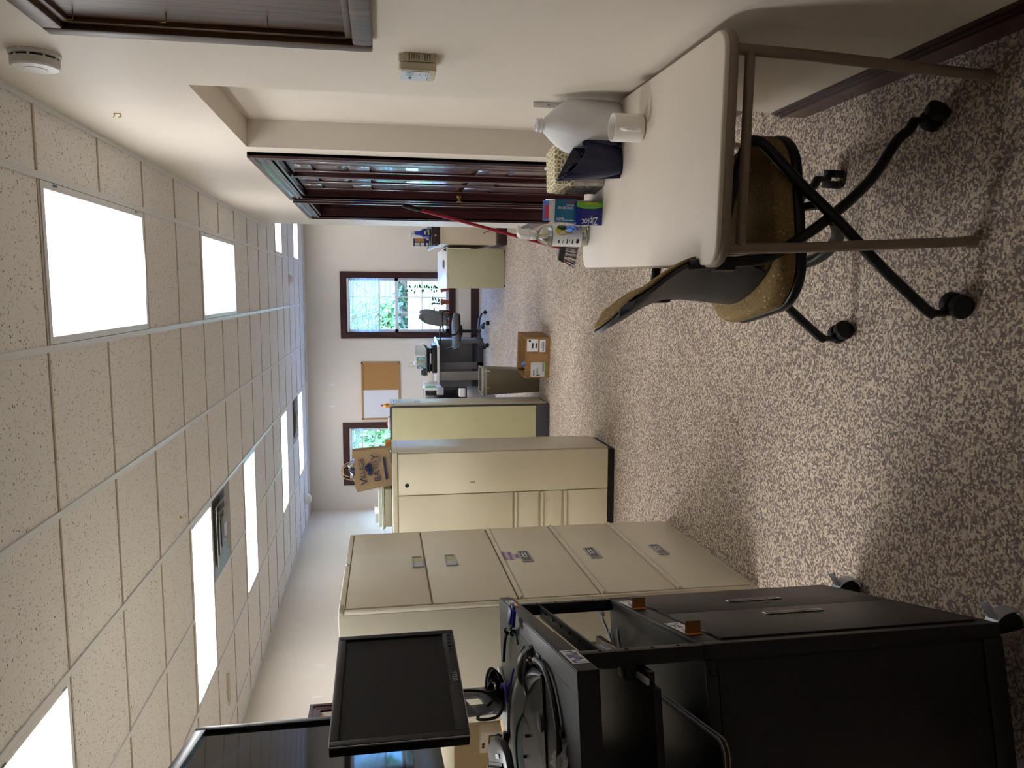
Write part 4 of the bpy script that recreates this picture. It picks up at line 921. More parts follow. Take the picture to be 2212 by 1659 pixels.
# mug
t = thing('mug', 'plain white ceramic mug on the table next to the jug', 'mug', (.500, 2.352, TZ), math.radians(-104))
ob('cup', MB().lathe([(.030,.001), (.040,.003), (.042,.010), (.0425,.094), (.0415,.0965), (.039,.0965), (.0385,.092), (.038,.012), (.02,.008), (.001,.008)], 40), 'cup_white', t)
ob('handle', MB().tube([(.041,0,.078), (.058,0,.080), (.070,0,.068), (.071,0,.048), (.064,0,.03), (.052,0,.024), (.041,0,.022)], .0062, 10, 5), 'cup_white', t); ob('foot_ring', MB().lathe([(.033,0), (.036,.0015), (.034,.003)], 30), 'mug_foot', t)
# navy dustpan scoop standing on its back edge
t = thing('dustpan', 'navy blue plastic dustpan standing upright, mouth slanting open', 'dustpan', (.4335, 2.575, TZ), math.radians(14))
def scoop(u, v):
    # u round the rim (three sides of a trough), v from base up to the slanted rim
    a = u*PI; x = .066*math.cos(a); dep = -.050*math.sin(a)**.6 if math.sin(a) > 0 else 0
    k = .80+.20*v; hgt = .150 + .070*(.066-x)/.132 - .048*max(0, math.sin(a))**.8
    ch = 1 - .22*(1-v)**4
    return (x*k*ch - .004*v, dep*k*ch, max(.0, hgt*v))
ob('pan_body', MB().grid(scoop, 28, 10, .003), 'navy_plastic', t, ang=50)
ob('back_plate', MB().prism([(-.055,0), (.055,0), (.066,.145), (.03,.170), (-.07,.222)], -.002, .002, frame((0,.004,0), (1,0,0), (0,0,1))), 'navy_plastic', t, .0012)
ob('base_plate', MB().prism([(.048*math.cos(PI*k/12), -.036*abs(math.sin(PI*k/12))**.6) for k in range(13)], .0, .003), 'navy_plastic', t)
ob('rim_bead', MB().tube([tuple(Vector(scoop(k/28, 1))) for k in range(29)], .0028, 6), 'navy_plastic', t)
ob('grip', MB().prism([(0,0), (.026,.004), (.028,.115), (.010,.135), (0,.13)], -.010, .012, frame((.046,-.022,.002), (.9,-.43,0), (0,0,1))), 'navy_plastic', t, .004)
ob('inner_tongue', MB().grid(lambda u, v: (-.05+.07*u, -.012-.02*math.sin(PI*u), .10+.09*v*(1-.5*u)), 8, 6, .002), 'navy_plastic', t)
rnd = random.Random(2); b = MB()
for k in range(160):
    u = rnd.random(); p = Vector((-.045+.095*u, -.004, .185-.075*u+rnd.gauss(0,.006))); b.cbox(p, (.0012, .0012, .0016))
ob('dust_specks', b, 'dust', t, smooth=False, kind='stuff')
# lattice tin
t = thing('lattice_tin', 'rectangular tin with cream lattice lid and brick printed sides behind the dustpan', 'tin', (.447, 2.835, TZ), math.radians(6))
ob('tin_body', MB().prism(rrect(.150, .15, .014), .002, .112), 'stone_grey', t, .002); ob('brick_side', MB().box(-.0758, -.0745, -.055, .055, .012, .10), 'stone_dark', t)
for r_ in range(5):
    for c_ in range(4): ob('printed_brick', MB().cbox((-.0764, -.042+c_*.028+(r_ % 2)*.012-.004, .020+r_*.018), (.0012, .024, .014)), 'stone_grey', t)
for c_ in range(7): ob('printed_board', MB().cbox((-.058+c_*.019, -.0755, .056), (.016, .0012, .088)), 'stone_grey', t)
ob('base_rim', MB().prism(rrect(.154, .154, .015), 0, .004), 'taupe', t); ob('lid_skirt', MB().prism(rrect(.156, .156, .016), .112, .148), 'lattice', t, .002); ob('lid_top', MB().prism(rrect(.154, .154, .016), .148, .183), 'lattice', t, .006, 3); ob('lid_seam', MB().prism(rrect(.1575, .1575, .016), .146, .150), 'cream_plastic', t)
# sandwich bag box lying on its side, end towards the viewer; snack bag box on top
t = thing('sandwich_bag_box', 'dark blue and green sandwich bag carton lying under the teal snack bag carton', 'carton', (.281, 2.772, TZ), math.radians(-8))
ob('carton', MB().box(-.042, .042, 0, .19, .0, .098), 'box_blue', t, .0012); FZ = lambda x, z: frame((x, -.0004, z), (0,0,1), (-1,0,0))
g_ = MB().prism([(.0,-.042), (.098,-.042), (.098,-.024), (.07,-.017), (.03,-.017), (0,-.024)], .0, .0005, frame((0,-.0004,0), (0,0,1), (-1,0,0))); ob('printed_band', g_, 'box_green', t)
text('Sandwich', .0165, FZ(.038, .018) @ Matrix.Translation((0,-.002,.0006)), 'print_yellow', t, width=.05); text('Ziploc', .038, FZ(-.012, .017) @ Matrix.Translation((0,.0,.0006)) @ Matrix.Rotation(.12,4,'Z'), 'print_white', t, width=.062, shear=.2)
t = thing('snack_bag_box', 'open teal snack bag carton with a raised flap on top of the blue carton', 'carton', (.290, 2.785, TZ+.098), math.radians(-7))
ob('carton', MB().box(-.040, .040, 0, .18, .0, .076), 'box_white', t, .001); ob('end_panel', MB().box(-.041, .041, -.0015, 0, .0, .078), 'box_teal', t)
FS = lambda x, z: frame((x, -.0016, z), (0,0,-1), (1,0,0))
text('SNACK BAGS', .0135, FS(.0065, .068), 'print_white', t, width=.058, shear=.2); text('FAME', .013, FS(.026, .036), 'print_red', t, width=.032); text('Soup & Snack', .008, FS(.0185, .036), 'print_white', t, width=.03); text('50', .014, FS(-.034, .073), 'print_white', t, width=.016, shear=.2); lines('printed_marks', FS(-.034, .054), [(0,0,.048,.002), (0,.006,.012,.003)], .0004, 'print_white', t)
ob('open_flap', MB().add([(-.040,0,.076), (.040,0,.076), (.036,-.02,.104), (-.034,-.03,.106)], [(0,1,2,3)]), 'box_white', t); ob('raised_flap', MB().box(-.038, .036, .02, .0215, .076, .118), 'film_blue', t); ob('flap_picture', MB().box(-.03, .02, .0185, .0202, .082, .112), 'print_red', t)
tag(ob('plastic_bag_tuft', MB().grid(lambda u, v: (.238-.016*u-.004*math.sin(9*v), 2.79+.05*v, .838+.006*math.sin(8*u+3*v)+.022*v-.006*u), 10, 10, .0008), 'film_blue'), 'loose blue plastic bag sticking out beside the cartons', 'plastic bag')
# clear spray bottle
t = thing('clear_spray_bottle', 'clear spray bottle with white label and lemon print at the table end', 'spray bottle', (.215, 2.985, TZ), math.radians(-40))
ob('bottle', MB().lathe([(.030,.001), (.038,.004), (.0405,.012), (.041,.15), (.038,.168), (.029,.186), (.018,.198), (.0155,.206), (.0155,.214)], 36), 'bottle_clear', t); ob('liquid', MB().lathe([(.028,.004), (.0365,.008), (.0385,.016), (.039,.148), (.001,.148)], 32), 'bottle_liquid', t)
lb = ob('label', MB().grid(lambda u, v: (.0416*math.cos(-PI*.85+PI*1.7*u), .0416*math.sin(-PI*.85+PI*1.7*u), .030+.115*v), 36, 4, .0004), 'label_white', t)
LA = lambda a, z, r=.0420: (r*math.cos(a), r*math.sin(a), z)
def patch(name, a0, a1, z0, z1, m, r=.0422, ell=False, n=16):
    if ell: f = MB(); ac, zc = (a0+a1)/2, (z0+z1)/2; f.add([LA(ac, zc, r)]+[LA(ac+(a1-a0)/2*math.cos(2*PI*k/n), zc+(z1-z0)/2*math.sin(2*PI*k/n), r) for k in range(n)], [(0, 1+k, 1+(k+1) % n) for k in range(n)])
    else: f = MB().grid(lambda u, v: LA(a0+(a1-a0)*u, z0+(z1-z0)*v, r), 8, 1)
    return ob(name, f, m, lb)
A_ = -PI/2+math.radians(40)
patch('lemon_print', A_-.05, A_+.95, .082, .136, 'lemon', ell=True); patch('leaf_print', A_+.45, A_+1.15, .085, .128, 'leaf_green', .0424, True); patch('ice_print', A_+.1, A_+.65, .066, .094, 'label_grey', .0426, True)
for (a0, a1, z0, z1) in ((-.85,-.35,.086,.090), (-.85,-.4,.064,.069), (-.85,-.5,.104,.106), (-.8,-.5,.118,.124), (.45,.95,.058,.062), (.5,.9,.048,.051), (-.8,-.35,.042,.052), (-.7,-.4,.078,.080)): patch('printed_line', A_+a0, A_+a1, z0, z1, 'black_print')
ob('dip_tube', MB().cyl((0,0,.02), (0,0,.205), .003, n=8), 'bottle_liquid', t); ob('collar', MB().lathe([(.018,.206), (.019,.208), (.019,.226), (.016,.23)], 24), 'white_plastic', t)
ob('spray_head', MB().prism([(-.016,.228), (.016,.228), (.018,.246), (.012,.270), (-.004,.280), (-.034,.276), (-.040,.264), (-.02,.25)], -.011, .011, frame((0,0,0), (0,-1,0), (0,0,1))), 'white_plastic', t, .004, 3); ob('trigger', MB().prism([(-.03,.264), (-.018,.262), (-.030,.222), (-.037,.224)], -.006, .006, frame((0,0,0), (0,-1,0), (0,0,1))), 'white_plastic', t, .002); ob('nozzle', MB().cyl((0,.038,.268), (0,.05,.268), .009, n=14), 'white_plastic', t)

# ------------------------------------------------------------------ gold office chair pushed under the table
t = thing('rolling_chair', 'gold patterned chair with black crossed tube frame on casters, pushed under the table', 'chair', (.165, 2.14, 0), math.radians(11))
sp_ = [(p[0]+.005, p[1]) for p in rrect(.49, .45, .13, 10)]
ob('seat', MB().prism(sp_, .450, .515), 'fabric_gold', t, .024, 4); ob('seat_pan', MB().prism([(p[0]*1.01, p[1]*1.02) for p in sp_], .430, .460), 'chair_black', t, .010, 3)
def backf(u, v, off=0):
    s_ = (u-.5)*2; z = .525+.425*v
    xb = -.190 + .018*math.sin(PI*min(1, v*1.2)) - .22*max(0, v-.42)**1.6
    w = .218*(1 - .42*max(0, (v-.5)/.5)**3.0 - .22*max(0, (.28-v)/.28)**2)
    return (xb + .050*s_*s_, s_*w, z - .055*s_*s_*v**3)
sh = ob('back_shell', MB().grid(lambda u, v: backf(u, v), 20, 18, .010), 'chair_shell', t, ang=60)
def padf(u, v):
    p = Vector(backf(u, v)); e = min(1, 6*min(u, 1-u, v, 1-v)+.0); return (p.x+.012+.022*math.sqrt(max(0, e)), p.y, p.z)
ob('back_pad', MB().grid(lambda u, v: padf(u, v), 20, 18, .006), 'fabric_gold', t, ang=60)
for s in (-1, 1):
    y = s*.238
    ob('back_tube', MB().tube([(-.142,y*.95,.76), (-.138,y*.97,.70), (-.134,y,.62), (-.13,y,.575), (-.10,y,.505), (-.02,y,.378), (.09,y,.245), (.20,y,.16), (.235,y,.118), (.262,y,.100)], .0145, 10, 5), 'chair_black', t)
    ob('arm_tube', MB().tube([(-.136,y*.98,.672), (-.10,y*1.02,.682), (.0,y*1.05,.66), (.12,y*1.05,.622), (.172,y*1.05,.598), (.182,y*1.05,.575), (.165,y*1.06,.545), (.082,y*1.07,.47), (-.02,y*1.08,.365), (-.149,y*1.08,.240), (-.25,y*1.08,.130), (-.268,y*1.08,.108), (-.275,y*1.08,.095)], .0145, 10, 5), 'chair_black', t)
    ob('shell_clamp', MB().cbox((-.142,y*.96,.67), (.034,.03,.06)), 'chair_black', t, .006)
    for (x, yy, rot) in ((.262, y, .5 if s < 0 else 1.2), (-.272, y*1.08, -.4 if s < 0 else .2)):
        cst = ob('caster', MB().cyl((x,yy,.06), (x,yy,.105), .010, n=10).tube([(x,yy,.07), (x+.008,yy,.066), (x+.016*math.cos(rot),yy+.016*math.sin(rot),.05)], .009, 8), 'chair_black', t)
        c_, s__ = math.cos(rot), math.sin(rot); cx_, cy_ = x+.022*c_, yy+.022*s__
        for e in (-1, 1): ob('wheel', MB().cyl((cx_-s__*e*.006, cy_+c_*e*.006, .0320), (cx_-s__*e*.030, cy_+c_*e*.030, .0320), .0320, n=24), 'rubber', cst, .004)
ob('spacer_arc', MB().tube([(-.02,-.24,.355), (-.05,-.16,.30), (-.07,0,.275), (-.05,.16,.30), (-.02,.24,.355)], .018, 10, 6), 'chair_black', t)
ob('seat_beam', MB().tube([(.02,-.24,.395), (.03,-.15,.42), (.03,.15,.42), (.02,.24,.395)], .012, 8, 4), 'chair_black', t); ob('seat_bracket', MB().cbox((.0,0,.424), (.22,.3,.02)), 'chair_black', t, .004)

# ------------------------------------------------------------------ black equipment rack (turned a little towards the aisle)
RK = (-.778, 1.53, 0); RA = math.radians(14.6)
def RW(x, y, z): c, s = math.cos(RA), math.sin(RA); return Vector((RK[0]+c*x-s*y, RK[1]+s*x+c*y, z))
t = thing('equipment_rack', 'black wheeled equipment rack with double cabinet doors and open bay on top', 'rack', RK, RA)
rd, rl = -.45, .754
ob('cabinet_body', MB().box(rd, -.012, .004, rl-.004, .105, .842), 'black_metal', t, .002)
for y0, y1 in ((0, .036), (rl-.036, rl)): ob('corner_post', MB().box(-.034, 0, y0, y1, .10, .847), 'black_metal', t, .003)
ob('top_rail', MB().box(-.014, .0, .036, rl-.036, .792, .847), 'black_metal', t, .003); ob('bottom_rail', MB().box(-.014, 0, .036, rl-.036, .10, .135), 'black_metal', t, .002)
ob('side_sheet', MB().box(rd+.02, -.040, -.0005, .004, .155, .815), 'black_metal', t, .001); ob('side_border', MB().box(rd, -.034, -.003, .004, .10, .15).box(rd, -.034, -.003, .004, .82, .846).box(rd, rd+.03, -.003, .004, .15, .82), 'black_metal', t, .001)
for z in (.828, .116): ob('knockout', MB().tube([(-.068,-.0032,z-.009), (-.052,-.0032,z-.009), (-.052,-.0032,z+.009), (-.068,-.0032,z+.009)], .0012, 5, closed=True), 'black_gloss', t)
for k, (y0, y1, hy) in enumerate(((.036, .3745, .283), (.3775, rl-.036, .507))):
    d = ob('cabinet_door', MB().box(-.012, .005, y0, y1, .138, .790), 'black_metal', t, .002)
    f = MB()
    for (a0, a1, z0, z1) in ((-.014, .014, .390, .396), (-.014, .014, .550, .556), (-.014, -.010, .396, .55), (.010, .014, .396, .55)): f.box(.005, .0085, hy+a0, hy+a1, z0, z1)
    h = ob('recessed_pull', f, 'chrome', d, .001); ob('pull_cup', MB().box(.0052, .006, hy-.010, hy+.010, .396, .55), 'black_gloss', h); ob('pull_bar', MB().box(.006, .0085, hy-.002, hy+.0015, .40, .546), 'steel', h)
    if k: ob('door_lock', MB().lathe([(.008,0), (.008,.003), (.003,.0035)], 14, M=frame((.005, .455, .46), (0,1,0), (0,0,1))), 'steel', d)
for (y0, y1) in ((0, .034), (rl-.034, rl)):
    ob('bay_post', MB().box(-.034, -.001, y0, y1, .847, 1.145), 'black_metal', t, .002)
    for z in (.90, .96, 1.02, 1.08): ob('post_hole', MB().tube([(-.0006, (y0+y1)/2+.004*math.cos(q*PI/5), z+.004*math.sin(q*PI/5)) for q in range(10)], .0009, 5, closed=True), 'black_metal', t)
    ob('post_screw', MB().lathe([(.007,0), (.006,.003)], 12, M=frame((-.001,(y0+y1)/2,1.06), (0,1,0), (0,0,1))), 'steel', t)
for y0, y1 in ((0, .034), (rl-.034, rl)): ob('bay_post', MB().box(rd, rd+.034, y0, y1, .847, 1.145), 'black_metal', t, .002)
ob('bay_beam', MB().box(-.044, -.030, .034, rl-.034, 1.035, 1.075), 'black_metal', t, .002); ob('bay_flange', MB().box(-.030, -.004, .034, rl-.034, 1.071, 1.075), 'black_metal', t, .001)
for k in range(6): ob('flange_screw', MB().cyl((-.016,.12+k*.1,1.075), (-.016,.12+k*.1,1.0785), .004, n=10), 'black_gloss', t)
ob('back_panel', MB().box(rd, rd+.004, .034, rl-.034, .847, 1.145), 'black_metal', t)
for (x, y) in ((-.04, .05), (-.04, rl-.045), (rd+.05, .05), (rd+.05, rl-.045)):
    cs = ob('caster', MB().lathe([(.026,.092), (.030,.102), (.020,.105)], 18, (x, y, 0)).prism([(-.02,0), (.024,0), (.012,.075), (-.022,.075)], -.022, -.018, frame((x,y,.02), (.9,-.3,0), (0,0,1))).prism([(-.02,0), (.024,0), (.012,.075), (-.022,.075)], .018, .022, frame((x,y,.02), (.9,-.3,0), (0,0,1))), 'chrome', t, .001)
    ob('hood', MB().grid(lambda u, v: (x+.02+.044*math.cos(-.5+2.6*u)*.95+(v-.5)*.034*.3, y-.044*math.cos(-.5+2.6*u)*.3+(v-.5)*.034, .040+.046*math.sin(-.5+2.6*u)), 12, 2, .003), 'silver', cs)
    ob('wheel', MB().cyl((x+.02-.012*.3,y-.012*.9,.038), (x+.02+.012*.3,y+.012*.9,.038), .038, n=24), 'rubber', cs, .006)
    ob('brake_pedal', MB().prism([(-.012,0), (.012,0), (.015,.05), (-.015,.05)], -.002, .002, frame((x+.035,y-.01,.078), (.2,-.98,0), (.9,.2,.35))), 'silver', cs, .001)
for (y, nm) in ((.60, 0), (.20, 1)):
    M = frame((.0012, y-.075, .800), (0,1,0), (0,0,1)); st = ob('warning_sticker', MB().box(0, .14, 0, .040, 0, .0006, M), 'label_print', t, label='creased white warning sticker')
    rnd = random.Random(y); lines('printed_marks', M, [(.01+.13*rnd.random()*.9, .004+.03*rnd.random(), .012*rnd.random()+.004, .003) for k in range(22)], .001, 'black_print', st)
    ob('orange_end', MB().box(-.02, 0, 0, .040, 0, .0007, M), 'orange', st); ob('amber_flap', MB().add([(.0014,y-.075,.800), (.0014,y-.075,.840), (.030,y-.078,.838), (.030,y-.078,.800)], [(0,1,2,3)]), 'amber', st)
# loose network cable on the cabinet top
t = thing('network_cable', 'grey network cable with clear plug coiled in the open rack bay', 'cable', RW(-.1, .6, .849), RA)
ob('cable', MB().tube([(.06,.085,.035), (.045,.11,.03), (.01,.13,.012), (-.03,.12,.004), (-.045,.07,.006), (-.01,.03,.02), (.02,.05,.022), (.0,.085,.016), (-.03,.06,.012), (-.02,0,.012), (.03,-.05,.03), (.05,-.08,.038)], .0042, 8, 6), 'cord_grey', t)
ob('cable', MB().tube([(-.03,.12,.004), (-.06,.05,.006), (-.08,-.03,.005), (-.07,-.1,.005)], .0042, 8, 6), 'cord_grey', t); ob('plug', MB().cbox((.066,.078,.038), (.012,.02,.010)), 'clear_plug', t, .001)
# pull-out shelves in the bay
t = thing('sliding_shelf', 'black sliding keyboard shelf pulled out of the rack bay', 'shelf', RW(0, 0, 0), RA)
ob('shelf_slab', MB().box(-.43, -.062, -.085, .42, .980, .998), 'black_metal', t, .003); ob('slide_rail', MB().box(-.062, -.034, -.06, .35, .984, 1.000), 'black_gloss', t, .002); ob('slide_rail', MB().box(-.058, -.046, -.07, .3, 1.000, 1.006), 'silver', t); ob('rail_bracket', MB().box(-.066, -.034, .0, .06, 1.0, 1.03), 'black_metal', t, .004)
t = thing('rounded_panel', 'dark blue-black rounded panel with pale edge stripes under the sliding shelf', 'panel', RW(0, 0, 0), RA)
pp = [(p[0]-.296, p[1]+.02) for p in rrect(.29, .38, .03, 6)]
ob('panel_core', MB().prism(pp, .872, .894), 'navy_dark', t, .003); 
for z in (.878, .888): ob('edge_stripe', MB().tube([(p[0]*1.0, p[1], z) for p in pp], .0016, 6, closed=True), 'taupe', t)
ob('mount_bracket', MB().box(-.40, -.18, .06, .18, .846, .873), 'black_metal', t, .003)

# flat chassis lying across the top of the rack
TT = 1.19
t = thing('rack_server', 'flat black rack server chassis lying across the top of the rack', 'server', RW(0, 0, 0), RA)
ob('chassis', MB().box(rd-.11, .014, -.216, .786, 1.1455, TT), 'black_metal', t, .002); ob('front_skirt', MB().prism([(-.216,1.1455), (.165,1.1455), (.19,1.152), (.786,1.156), (.786,TT-.001), (-.216,TT-.001)], 0, .003, frame((.0138,0,0), (0,1,0), (0,0,1))), 'black_metal', t, .0012)
ob('top_crease', MB().box(-.032, -.030, -.15, .5, TT, TT+.0006), 'black_metal', t)
M = frame((.0170, -.160, 1.149), (0,1,0), (0,0,1)); st = plate('logo_sticker', M, .122, .034, .0006, 'paper', t, label='white sticker with blue block letters')
LS = [(.006,.004,.006,.026), (.006,.024,.022,.006), (.022,.012,.006,.012), (.034,.004,.006,.018), (.034,.004,.016,.006), (.046,.004,.006,.026), (.046,.024,.026,.006), (.058,.006,.006,.018), (.070,.006,.006,.024), (.082,.004,.006,.026), (.082,.004,.014,.006), (.096,.010,.018,.006), (.104,.010,.006,.020)]
lines('blue_letters', M, LS, .0012, 'box_blue', st)
M = frame((.0170, .58, 1.160), (0,1,0), (0,0,1)); st = plate('serial_sticker', M, .125, .024, .0006, 'label_print', t); lines('printed_marks', M, [(.05+k*.009, .003+(k % 3)*.006, .006, .003) for k in range(8)] + [(.05, .018, .06, .002)], .001, 'black_print', st); plate('orange_end', M, .03, .024, .0008, 'orange', st)

# monitor on its stand, on the server
mr, ml = Vector((-1.052, 2.27, 0)), Vector((-1.100, 1.775, 0)); md = (mr-ml).normalized(); mn = Vector((md.y, -md.x, 0))
mc = (mr+ml)/2; mw = (mr-ml).length
t = thing('computer_monitor', 'black flat computer monitor on a silver stand on top of the rack', 'monitor', (mc.x, mc.y, TT), math.atan2(md.y, md.x))
# local x along the screen (far = +), local -y towards the viewer
ob('bezel', MB().box(-mw/2, mw/2, 0, .022, .150, .492).box(-mw/2+.05, mw/2-.05, .022, .05, .19, .45), 'black_plastic', t, .004)
fr = MB(); e = .020
for (a0, a1, z0, z1) in ((-mw/2, -mw/2+e, .150, .492), (mw/2-e, mw/2, .150, .492), (-mw/2+e, mw/2-e, .470, .492), (-mw/2+e, mw/2-e, .150, .184)): fr.box(a0, a1, -.010, 0, z0, z1)
ob('front_frame', fr, 'black_plastic', t, .003); ob('screen', MB().box(-mw/2+e, mw/2-e, -.003, -.001, .184, .470), 'screen_off', t); ob('frame_edge_line', MB().box(-mw/2+e, mw/2-.06, -.0112, -.0098, .1812, .1838), 'black_gloss', t, .0005)
ob('outer_trim', MB().box(-mw/2-.002, -mw/2+.001, -.008, -.004, .15, .492).box(-mw/2, mw/2, -.008, -.004, .1485, .151).box(-mw/2, mw/2, -.008, -.004, .491, .4935), 'silver', t)
text('DELL', .018, frame((-.022, -.0104, .159), (1,0,0), (0,0,1)), 'silver', t, width=.045)
for k in range(5): ob('menu_button', MB().cyl((mw/2-.03-.02*k, -.0118, .166), (mw/2-.03-.02*k, -.0098, .166), .0042, n=12), 'charcoal', t)
nk = MB(); yd_ = Vector((.15, .10, -.19)).normalized(); xd_ = Vector((1, 0, 0)); xd_ = (xd_-yd_*xd_.dot(yd_)).normalized(); Mn = frame((-.03, .052, .20), xd_, yd_)
def neck(b, x0, x1, y0, y1): b.box(x0, x1, y0, y1, 0, .012, Mn)
neck(nk, -.05, .05, -.05, .10); neck(nk, -.05, -.016, .10, .175); neck(nk, .016, .05, .10, .175); neck(nk, -.05, .05, .175, .262)
ob('stand_neck', nk, 'silver', t, .002); ob('stand_foot', MB().prism(rrect(.20, .13, .03), 0, .010, Matrix.Translation((.13, .17, 0))), 'silver', t, .003); ob('hinge', MB().cbox((-.03, .048, .30), (.12, .03, .16)), 'black_plastic', t, .006)
ob('power_lead', MB().tube([(.02,.05,.17), (.05,.08,.08), (.02,.10,.03), (-.04,.10,.05), (.0,.13,.10), (.06,.12,.05)], .0045, 7, 6), 'cord_black', t)

# cables and input devices on the server top
def rthing(name, lab, cat, x, y, z=TT, rz=0): return thing(name, lab, cat, RW(x, y, z), RA+rz)
t = rthing('coiled_cable', 'bundle of coiled black power cable behind the mouse on the server', 'cable', -.24, .70)
rnd = random.Random(5)
for k in range(14):
    rr, ph = rnd.uniform(.018, .05), rnd.uniform(-.5, .5); c_ = Vector((rnd.uniform(-.015,.015), rnd.uniform(-.02,.02), rnd.uniform(.006,.02)))
    ob('cable_loop', MB().tube([c_+Vector((rr*math.cos(a*PI/7)*1.25, .012*math.sin(a*PI/7+ph), .022+rr*.42*math.sin(a*PI/7))) for a in range(14)], .0042, 7, 3, closed=True), 'cord_black', t)
ob('tie', MB().cbox((0, 0, .034), (.012, .05, .05)), 'black_plastic', t, .008, 3); ob('plug', MB().prism([(-.014,0), (.014,0), (.010,.04), (-.010,.04)], -.010, .010, frame((-.11,-.04,.008), (0,1,0), (-1,0,.25))), 'black_plastic', t, .003)
t = rthing('computer_mouse', 'dark grey mouse with green lead lying on the server top', 'mouse', -.085, .255, TT, PI/2-RA)
ob('mouse_body', MB().grid(lambda u, v: ((u-.5)*.068*math.sin(PI*min(.97,max(.03,v)))**.45, (v-.5)*.125, .002+.036*math.sin(PI*v)**.55*(1-(2*u-1)**4)), 12, 14), 'black_plastic', t, ang=80); ob('mouse_base', MB().prism([(.034*math.sin(PI*k/10)**.6 if 0 < k < 10 else 0, (k/10-.5)*.125) for k in range(11)]+[(-.034*math.sin(PI*k/10)**.6 if 0 < k < 10 else 0, (k/10-.5)*.125) for k in range(9, 0, -1)], 0, .008), 'grey_plastic', t)
for s in (-1, 1): ob('side_band', MB().tube([(s*.034*math.sin(PI*v/12)**.5, (v/12-.5)*.12, .013+.012*math.sin(PI*v/12)) for v in range(1, 12)], .005, 6), 'grey_plastic', t)
ob('lead', MB().tube([(0,.06,.01), (.02,.11,.012), (.03,.17,.030), (.0,.23,.036), (-.03,.30,.03)], .003, 6, 6), 'cord_green', t)
t = rthing('keyboard_plug', 'green computer connector lying on the server by the mouse', 'connector', -.035, .49)
ob('plug_body', MB().cyl((0,-.02,.010), (0,.018,.010), .009, .007, 14), 'cord_green', t); ob('plug_tip', MB().cyl((0,.018,.010), (0,.032,.010), .0055, n=12), 'steel', t); ob('lead', MB().tube([(0,-.02,.010), (-.005,-.05,.006), (-.02,-.07,.005)], .003, 6, 4), 'cord_green', t)
t = rthing('video_cable', 'black video cable with blue connector hanging at the server front edge', 'cable', .018, .44, TT+.004, math.radians(-12))
ob('connector_hood', MB().prism([(-.018,0), (.018,0), (.019,.022), (.010,.042), (-.010,.042), (-.019,.022)], 0, .015, frame((.02,-.01,.004), (0,1,0), (-1,0,.15))), 'vga_blue', t, .002); ob('connector_shell', MB().prism([(-.013,0), (.013,0), (.011,.008), (-.011,.008)], 0, .010, frame((.022,-.01,.006), (0,1,0), (0,0,1))), 'steel', t)
for s in (-1, 1): ob('thumb_screw', MB().cyl((.024,-.01+s*.023,.010), (-.02,-.01+s*.023,.014), .005, n=10), 'vga_blue', t)
ob('cable', MB().tube([(-.02,-.01,.014), (-.05,.03,.012), (-.09,.11,.008), (-.14,.15,.008), (-.20,.16,.010)], .0048, 8, 6), 'cord_black', t); ob('ferrite', MB().cyl((-.082,.095,.010), (-.10,.118,.010), .009, n=14), 'black_plastic', t)
t = rthing('power_cord', 'thick black power cord with three-prong plug curving over the server', 'cord', -.058, .135, TT, 0)
ob('plug_body', MB().prism([(-.014,0), (.014,0), (.016,.02), (.009,.045), (-.009,.045), (-.016,.02)], 0, .022, frame((.012,.045,.004), (1,.2,0), (.25,-1,0))), 'black_plastic', t, .003); ob('strain_relief', MB().cyl((.022,.0,.014), (.026,-.045,.012), .008, .005, 12), 'black_plastic', t)
for s in (-1, 1): ob('prong', MB().box(s*.006-.001+.010, s*.006+.001+.010, .045, .063, .012, .018), 'steel', t)
ob('prong', MB().cyl((.012,.045,.021), (.009,.064,.021), .0024, n=8), 'brass', t); ob('cord', MB().tube([(.026,-.045,.012), (.02,-.10,.010), (-.02,-.17,.010), (-.09,-.21,.010), (-.17,-.20,.010), (-.30,-.18,.010), (-.36,-.2,.010)], .0066, 8, 7), 'cord_black', t)
t = rthing('purple_tie', 'curled purple cable tie beside the green lead on the server', 'cable tie', -.19, .47); ob('band', MB().tube([(.022*math.cos(a*.5), .022*math.sin(a*.5), .022+.0015*a) for a in range(16)], .0045, 6, 2), 'cord_purple', t); ob('tail', MB().tube([(.022,0,.022), (.045,.02,.012), (.05,.04,.006)], .004, 6, 3), 'cord_purple', t)
# keyboard with curved wrist rest
t = rthing('keyboard', 'black keyboard with raised edge lying at the back of the server', 'keyboard', -.43, .53, TT+.028, math.radians(14)); t.rotation_euler = (math.radians(10), math.radians(-8), RA+math.radians(14))
ob('case', MB().prism([(-.10,-.085), (.07,-.085), (.10,-.06), (.11,.0), (.085,.08), (-.10,.095)], 0, .022), 'grey_plastic', t, .008, 3); ob('key_well', MB().box(-.10, .045, -.05, .07, .022, .025), 'black_plastic', t)
kme = MB().prism([(-.0078,-.0078), (.0078,-.0078), (.0078,.0078), (-.0078,.0078)], 0, .008).mesh('key', .0018, 1)
for r_ in range(6):
    for c_ in range(7): q = ob('key', kme, 'black_plastic', t); q.location = (-.088+c_*.0195, -.038+r_*.0195, .025)
ob('status_light', MB().cbox((.062,-.02,.0235), (.012,.03,.003)), 'silver', t)
t = rthing('wrist_rest', 'large dark grey crescent wrist rest with black hollow on the server', 'wrist rest', -.27, .10, TT, 0)
def cres(u, v):
    a = u*PI*.66; w = .40*math.sin(min(1, u*1.7+.05)*PI/2); r_ = 1-v*w
    return (.21*math.cos(a)*r_, .40*math.sin(a)*r_, .003+.030*math.sin(PI*(.06+.80*v))*min(1, 3*u+.25))
